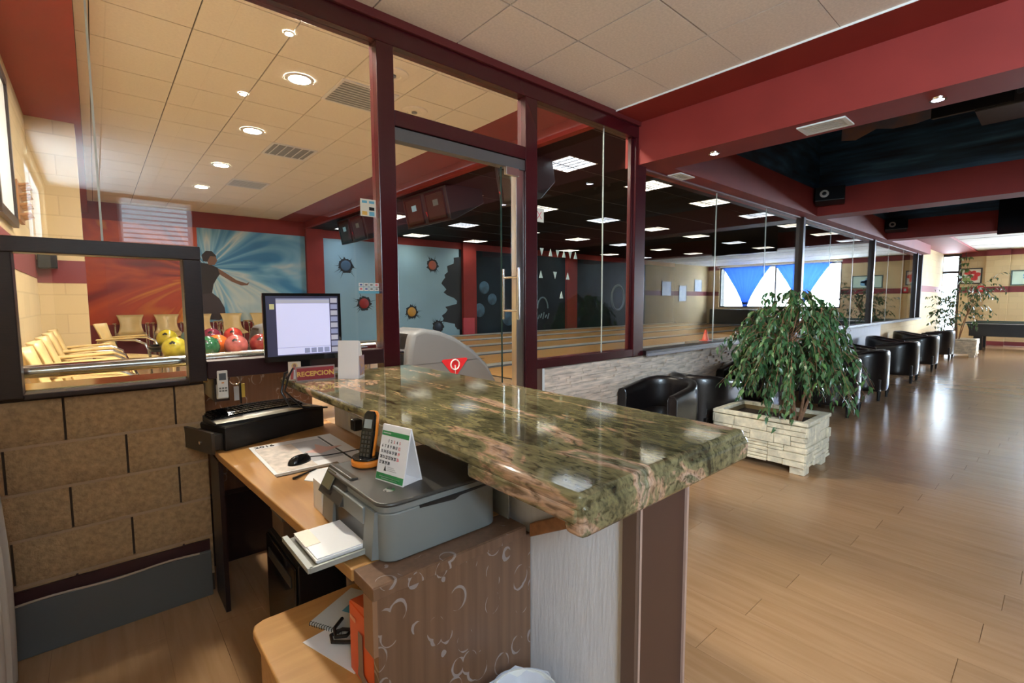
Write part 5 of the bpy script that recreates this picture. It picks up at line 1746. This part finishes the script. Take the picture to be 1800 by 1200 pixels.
fl2('printed_arm', [(2.24, 2.33), (2.40, 2.22), (2.62, 2.06), (2.84, 1.98), (2.90, 2.02), (2.86, 1.94), (2.72, 1.93), (2.52, 2.02), (2.28, 2.18)], SKIN, .002)
fl2('printed_trousers', [(1.86, 1.70), (2.10, 1.75), (2.24, 1.62), (2.34, 1.40), (2.36, 1.20), (2.22, 1.10), (1.86, 1.14)], M('figure_trousers', (.05, .035, .04), .6))

# painted balls bursting through the blue wall
BLK = M('paint_black', (.02, .025, .03), .6)
HOLEC = [((5.34, 2.53), M('paint_ball_blue', (.06, .13, .22), .4), 'painted dark blue ball bursting through the blue wall'),
         ((5.84, 1.48), M('paint_ball_red', (.35, .03, .03), .4), 'painted red ball bursting through the blue wall behind the monitor'),
         ((8.14, 2.67), M('paint_ball_coral', (.45, .12, .07), .4), 'painted coral ball bursting through the wall high up beside the dark mural'),
         ((7.37, 1.21), M('paint_ball_gold', (.60, .32, .05), .4), 'painted yellow ball bursting through the wall above the ball return'),
         ((8.31, .72), M('paint_ball_navy', (.03, .05, .08), .4), 'painted dark ball low on the blue wall by the lanes')]
rh = random.Random(3)
for (x, z_), m_, lab in HOLEC:
    t = thing('painted_ball', lab, 'wall painting', (x, HALL_Y - .004, z_), group='painted balls on the blue wall')
    pts = []
    for k in range(36):
        rr_ = .20 * rh.uniform(.9, 1.06) * (1.18 if k % 5 == 0 else 1)
        pts.append((x + rr_ * math.cos(k * PI / 18), z_ + rr_ * math.sin(k * PI / 18)))
    part('crack', MB().prism(pts, HALL_Y - .004, HALL_Y - .001, 'y'), BLK, t)
    part('ball', MB().grid(lambda u, v: (x + .145 * math.sin(v * PI / 2) * math.cos(2 * PI * u), HALL_Y - .004 - .03 * math.cos(v * PI / 2), z_ + .145 * math.sin(v * PI / 2) * math.sin(2 * PI * u)), 24, 6, True), m_, t, smooth=True)
    spk = MB()
    for k in range(9):
        a = rh.uniform(0, 2 * PI)
        L = rh.uniform(.26, .42)
        spk.prism([(x + .2 * math.cos(a - .05), z_ + .2 * math.sin(a - .05)), (x + .2 * math.cos(a + .05), z_ + .2 * math.sin(a + .05)), (x + L * math.cos(a), z_ + L * math.sin(a))], HALL_Y - .003, HALL_Y - .001, 'y')
    part('crack_lines', spk, BLK, t)
pts = [(9.24, 3.0)]
for k in range(26):
    zz = 2.95 - 2.35 * k / 25
    xx = 8.62 + .10 * math.sin(k * .55) + (.25 if k < 3 or 13 < k < 17 or k > 22 else 0) + rh.uniform(-.13, .13)
    pts.append((xx, zz))
pts.append((9.24, .58))
single('painted_tear', MB().prism(pts, HALL_Y - .004, HALL_Y - .001, 'y'), BLK, 'ragged black painted tear at the right end of the blue wall', 'wall painting', (9, HALL_Y, 1.8))
GLB = M('paint_glow_blue', (.07, .17, .26), .5, var=(3, .6))
for (x, z_, ra, lab) in ((10.2, 2.0, .22, 'upper painted blue ball in the dark mural beside the red pilaster'), (9.98, 1.22, .24, 'lower painted blue ball in the dark mural at the pilaster edge'), (10.55, 1.6, .2, 'middle painted blue ball in the dark mural'), (11.3, .95, .3, 'painted blue ball in the dark mural behind the door handle')):
    single('painted_ball', MB().grid(lambda u, v: (x + ra * math.sin(v * PI / 2) * math.cos(2 * PI * u), HALL_Y - .002 - .03 * math.cos(v * PI / 2), z_ + ra * math.sin(v * PI / 2) * math.sin(2 * PI * u)), 20, 5, True), GLB, lab, 'wall painting', (x, HALL_Y, z_), group='painted balls in the dark mural', smooth=True)
single('painted_ring', MB().tube([(17.7 + .45 * math.cos(k * PI / 12), HALL_Y - .06, 1.67 + .55 * math.sin(k * PI / 12)) for k in range(25)], .05, 6), M('paint_grey_ring', (.10, .13, .12), .5), 'painted pale ring at the right of the dark mural', 'wall painting', (17.7, HALL_Y, 1.67), smooth=True)
PSK = M('paint_pale_blue', (.16, .26, .29), .6)
sk = thing('painted_pins', 'pale blue painted pin cluster in the dark mural right of the door', 'wall painting', (13.1, HALL_Y, 1.0))
part('arch', MB().tube([(13.0 + .28 * math.cos(k * PI / 12), HALL_Y - .04, 1.25 + .42 * math.sin(k * PI / 12)) for k in range(13)], .03, 6), PSK, sk, smooth=True)
for k in range(5):
    part('stroke', MB().tube([(12.75 + .13 * k, HALL_Y - .04, .85 + .04 * (k % 2)), (12.82 + .13 * k, HALL_Y - .04, 1.0 + .05 * (k % 3))], .025, 5), PSK, sk, smooth=True)

# hall seating chairs
def shell_chair():
    t = thing('shell_chair', 'beech shell chair', 'chair', (0, 0, 0), group='beech chairs in the bowling hall')
    # front is +y ; back leans
    def back(u, v):
        x = (u - .5) * (.46 - .10 * math.sin(v * PI))
        return (x, -.20 - .13 * v - .05 * math.cos((u - .5) * PI) + .05, .46 + .40 * v)
    g = MB().grid(back, 9, 7)
    o = part('backrest', g, BEIGE, t, world=False, smooth=True)
    m_ = o.modifiers.new('thick', 'SOLIDIFY'); m_.thickness = .014
    def seat(u, v):
        return ((u - .5) * .48, -.22 + .46 * v, .46 - .025 * math.sin(u * PI) - .03 * (v ** 3) + (.03 * (1 - v) ** 3))
    o = part('seat', MB().grid(seat, 9, 8), BEIGE, t, world=False, smooth=True)
    m_ = o.modifiers.new('thick', 'SOLIDIFY'); m_.thickness = .016
    for sx in (-1, 1):
        x = sx * .27
        part('arm', MB().tube([(x, -.24, .66), (x, -.05, .68), (x, .12, .67), (x, .21, .62), (x, .25, .52), (x, .26, .0)], .014, 8), CHROME, t, world=False, smooth=True)
        part('armrest', MB().prism([(-.25, .672), (.10, .69), (.13, .70), (.10, .705), (-.25, .69)], x - .028, x + .028, 'x'), BEIGE, t, world=False, bevel=.006)
        part('leg', MB().tube([(sx * .25, -.24, .66), (sx * .26, -.30, .0)], .012, 8), CHROME, t, world=False, smooth=True)
    return t
sc0 = shell_chair()
row = []
for k in range(5):
    row.append(((-.02, 3.72 + .605 * k, HALL_Z), -90, '%s beech shell chair from the hatch in the row along the left hall wall' % ['first', 'second', 'third', 'fourth', 'last'][k]))
row.append(((.30, 7.6, HALL_Z), -105, 'beech shell chair standing out from the corner of the cream pier'))
for k, x in enumerate((.55, 1.18, 1.81, 2.44, 3.07, 3.70)):
    row.append(((x, 12.75, HALL_Z), 180, '%s beech shell chair from the left in front of the wall mural' % ['first', 'second', 'third', 'fourth', 'fifth', 'sixth'][k]))
for i, (p, a, lab) in enumerate(row):
    o = sc0 if i == 0 else copy_tree(sc0)
    o.location = p
    o.rotation_euler = (0, 0, math.radians(a))
    o['label'] = lab

# ball returns
HOOD = M('return_grey', (.17, .17, .18), .4)
QRED = M('badge_red', (.70, .02, .03), .35)
def ball_return(ox, oy, label):
    t = thing('ball_return', label, 'ball return', (ox, oy, HALL_Z))
    z = HALL_Z
    prof = [(ox + .0, z + .12), (ox + .03, z + .60), (ox + .08, z + .80), (ox + .22, z + .835), (ox + .42, z + .80), (ox + .62, z + .72), (ox + .85, z + .58), (ox + 1.05, z + .40), (ox + 1.22, z + .12)]
    part('hood', MB().prism(prof, oy - .26, oy + .26, 'y'), HOOD, t, bevel=.05, seg=4, smooth=True)
    part('plinth', B(ox + .02, ox + 1.2, oy - .22, oy + .22, z, z + .13), BLACKP, t)
    part('mouth', MB().prism([(ox - .004, z + .45), (ox + .035, z + .62), (ox + .075, z + .78), (ox + .09, z + .78), (ox + .05, z + .45)], oy - .16, oy + .16, 'y'), BLACKP, t)
    part('seam', B(ox + .10, ox + 1.0, oy - .2615, oy - .258, z + .46, z + .464), GREYD, t)
    bd = part('badge', MB().prism([(ox + .44, z + .49), (ox + .74, z + .49), (ox + .76, z + .475), (ox + .60, z + .29), (ox + .58, z + .29), (ox + .42, z + .475)], oy - .266, oy - .261, 'y'), QRED, t)
    part('q_ring', MB().tube([(ox + .59 + .055 * math.cos(k * PI / 10), oy - .268, z + .425 + .055 * math.sin(k * PI / 10)) for k in range(21)], .008, 6), PLATE, bd, smooth=True)
    part('q_tail', MB().prism([(ox + .583, z + .42), (ox + .598, z + .42), (ox + .592, z + .315)], oy - .271, oy - .267, 'y'), PLATE, bd)
    part('tray', MB().prism(rrect(ox - 1.05, ox - .02, oy - .24, oy + .24, .10), z + .555, z + .585, 'z'), BLACKP, t, bevel=.006)
    part('tray_rim', MB().tube([(ox - .02, oy - .24, z + .60), (ox - .95, oy - .24, z + .60), (ox - 1.05, oy - .14, z + .60), (ox - 1.05, oy + .14, z + .60), (ox - .95, oy + .24, z + .60), (ox - .02, oy + .24, z + .60)], .016, 8), BLACKG, t, smooth=True)
    for x in (ox - .9, ox - .3):
        part('leg', MB().cyl((x, oy, z), (x, oy, z + .56), .03, n=12), CHROME, t, smooth=True)
    return t
ball_return(2.36, 4.62, 'grey ball return hood with red Q badge right behind the counter')
ball_return(1.50, 6.95, 'smaller-looking grey ball return hood beside the monitor, with balls on its tray')
def ball(x, y, z, m_, lab):
    t = thing('bowling_ball', lab, 'bowling ball', (x, y, z))
    r = .108
    part('ball', MB().grid(lambda u, v: (x + r * math.sin(v * PI) * math.cos(2 * PI * u), y + r * math.sin(v * PI) * math.sin(2 * PI * u), z + r - r * math.cos(v * PI)), 24, 14, True), m_, t, smooth=True, angle=180)
    d = Vector((-.25, -.75, .5)).normalized()
    c = Vector((x, y, z + r))
    for k in range(3):
        q = (d + Vector((.12 * (k - 1), 0, .12 * (k % 2)))).normalized()
        part('finger_hole', MB().cyl(c + q * (r - .004), c + q * (r + .0006), .012, n=10), BLACKP, t)
def bmat(nm, c):
    return M(nm, c, .12, var=(14, .35), coat=.3)
tz = HALL_Z + .586
BALLS = [(.62, 6.90, (.55, .42, .03), 'yellow bowling ball at the left end of the farther tray'), (.85, 6.86, (.05, .12, .16), 'dark teal bowling ball second on the farther tray'), (1.07, 6.90, (.22, .03, .06), 'burgundy bowling ball third on the farther tray'), (1.30, 6.88, (.50, .05, .04), 'bright red bowling ball beside the farther hood')]
for x, y, c, lab in BALLS:
    ball(x, y, tz, bmat('ball_' + lab.split()[0], c), lab)
# near rack standing in front of the hatch
rk = thing('ball_rack', 'black ball rack in front of the farther ball return', 'ball rack', (.95, 5.5, HALL_Z))
part('shelf', MB().prism(rrect(.42, 1.46, 5.32, 5.68, .08), HALL_Z + .545, HALL_Z + .575, 'z'), BLACKP, rk, bevel=.006)
for x in (.55, 1.32):
    part('leg', MB().cyl((x, 5.5, HALL_Z), (x, 5.5, HALL_Z + .55), .03, n=10), CHROME, rk, smooth=True)
    part('foot', B(x - .15, x + .15, 5.38, 5.62, HALL_Z, HALL_Z + .02), BLACKP, rk)
tz = HALL_Z + .576
for x, y, c, lab in ((.55, 5.5, (.50, .40, .04), 'yellow bowling ball at the left end of the near rack'), (.80, 5.42, (.03, .13, .06), 'green bowling ball on the near rack'), (1.05, 5.44, (.45, .12, .11), 'pink bowling ball on the near rack'), (1.28, 5.46, (.24, .03, .03), 'maroon bowling ball on the near rack by the monitor'), (.92, 5.625, (.75, .15, .03), 'orange bowling ball behind the green one')):
    ball(x, y, tz, bmat('nball_' + lab.split()[0], c), lab)

# twin score monitors
def score_tv(y0, label, n_=2):
    t = thing('score_monitor', label, 'television', (4.45, y0 + .7, 3.45))
    T = Matrix.Translation((4.42, y0, 3.42)) @ Matrix.Rotation(math.radians(-12), 4, 'Y')
    part('housing', MB().prism([(0, 0), (.10, -.02), (.75 if n_ == 2 else .42, -.02), (.75 if n_ == 2 else .42, -.36), (.10, -.56), (0, -.56)], 0, 1.45 if n_ == 2 else .74, 'y', T), BLACKP, t, bevel=.01)
    for k in range(n_):
        a = .10 + .72 * k
        s_ = part('screen', MB().box(-.012, .004, a, a + .53, -.50, -.07, T), M('crt_glass', (.035, .030, .024), .15), t, bevel=.02)
        part('bezel', MB().box(-.016, .0, a - .03, a, -.53, -.04, T).box(-.016, .0, a + .53, a + .56, -.53, -.04, T).box(-.016, .0, a, a + .53, -.53, -.50, T).box(-.016, .0, a, a + .53, -.07, -.04, T), BLACKG, s_)
        part('picture', MB().box(-.0135, -.012, a + .17, a + .33, -.28, -.18, T), M('crt_blue', (.22, .40, .48), .3, emit=.25) if k else M('crt_green', (.10, .14, .13), .3, emit=.1), s_)
    part('red_badge', MB().prism([(.64, -.34), (.72, -.34), (.68, -.43)], -.006, .0, 'x', T), QRED, t)
    part('hanger', B(4.6, 4.7, y0 + .3, y0 + .5, 3.38, 3.449), BLACKP, t)
for y0, lab in ((6.75, 'twin black score monitors seen through the glass door'), (9.95, 'twin black score monitors farther away, seen left of the door post'), (4.72, 'single black score monitor half hidden by the steel door stile')):
    score_tv(y0, lab, 1 if y0 < 5 else 2)

# things on the hall's left wall
lsp = thing('wall_speaker', 'small black loudspeaker in the corner of the cream pier', 'loudspeaker', (-.33, 6.66, 1.95))
part('cabinet', B(-.40, -.26, 6.60, 6.72, 1.86, 2.02), BLACKP, lsp, bevel=.006)
part('bracket', B(-.35, -.30, 6.70, 6.744, 1.90, 1.96), BLACKP, lsp)
wk = thing('wall_rack', 'carved wooden ornament with small pegs on the left hall wall', 'ornament', (-.40, 5.4, 2.2))
PEG = M('peg_wood', (.30, .13, .04), .5)
part('board', B(-.414, -.39, 5.25, 5.60, 2.15, 2.45), PEG, wk)
for r in range(4):
    for c in range(3):
        part('peg', MB().cyl((-.39, 5.30 + .12 * c, 2.19 + .075 * r), (-.33, 5.30 + .12 * c, 2.21 + .075 * r), .014, .009, 8), PEG, wk, smooth=True)
lf = thing('framed_board', 'dark framed white board at the left edge of the photo', 'board', (-.41, 4.7, 2.1))
part('panel', B(-.414, -.40, 4.25, 5.00, 2.12, 3.05), PLATE, lf)
bf = MB()
for a in ((4.20, 4.25, 2.06, 3.11), (5.0, 5.05, 2.06, 3.11), (4.25, 5.0, 2.06, 2.12), (4.25, 5.0, 3.05, 3.11)):
    bf.box(-.414, -.385, a[0], a[1], a[2], a[3])
part('frame', bf, DBROWN, lf)
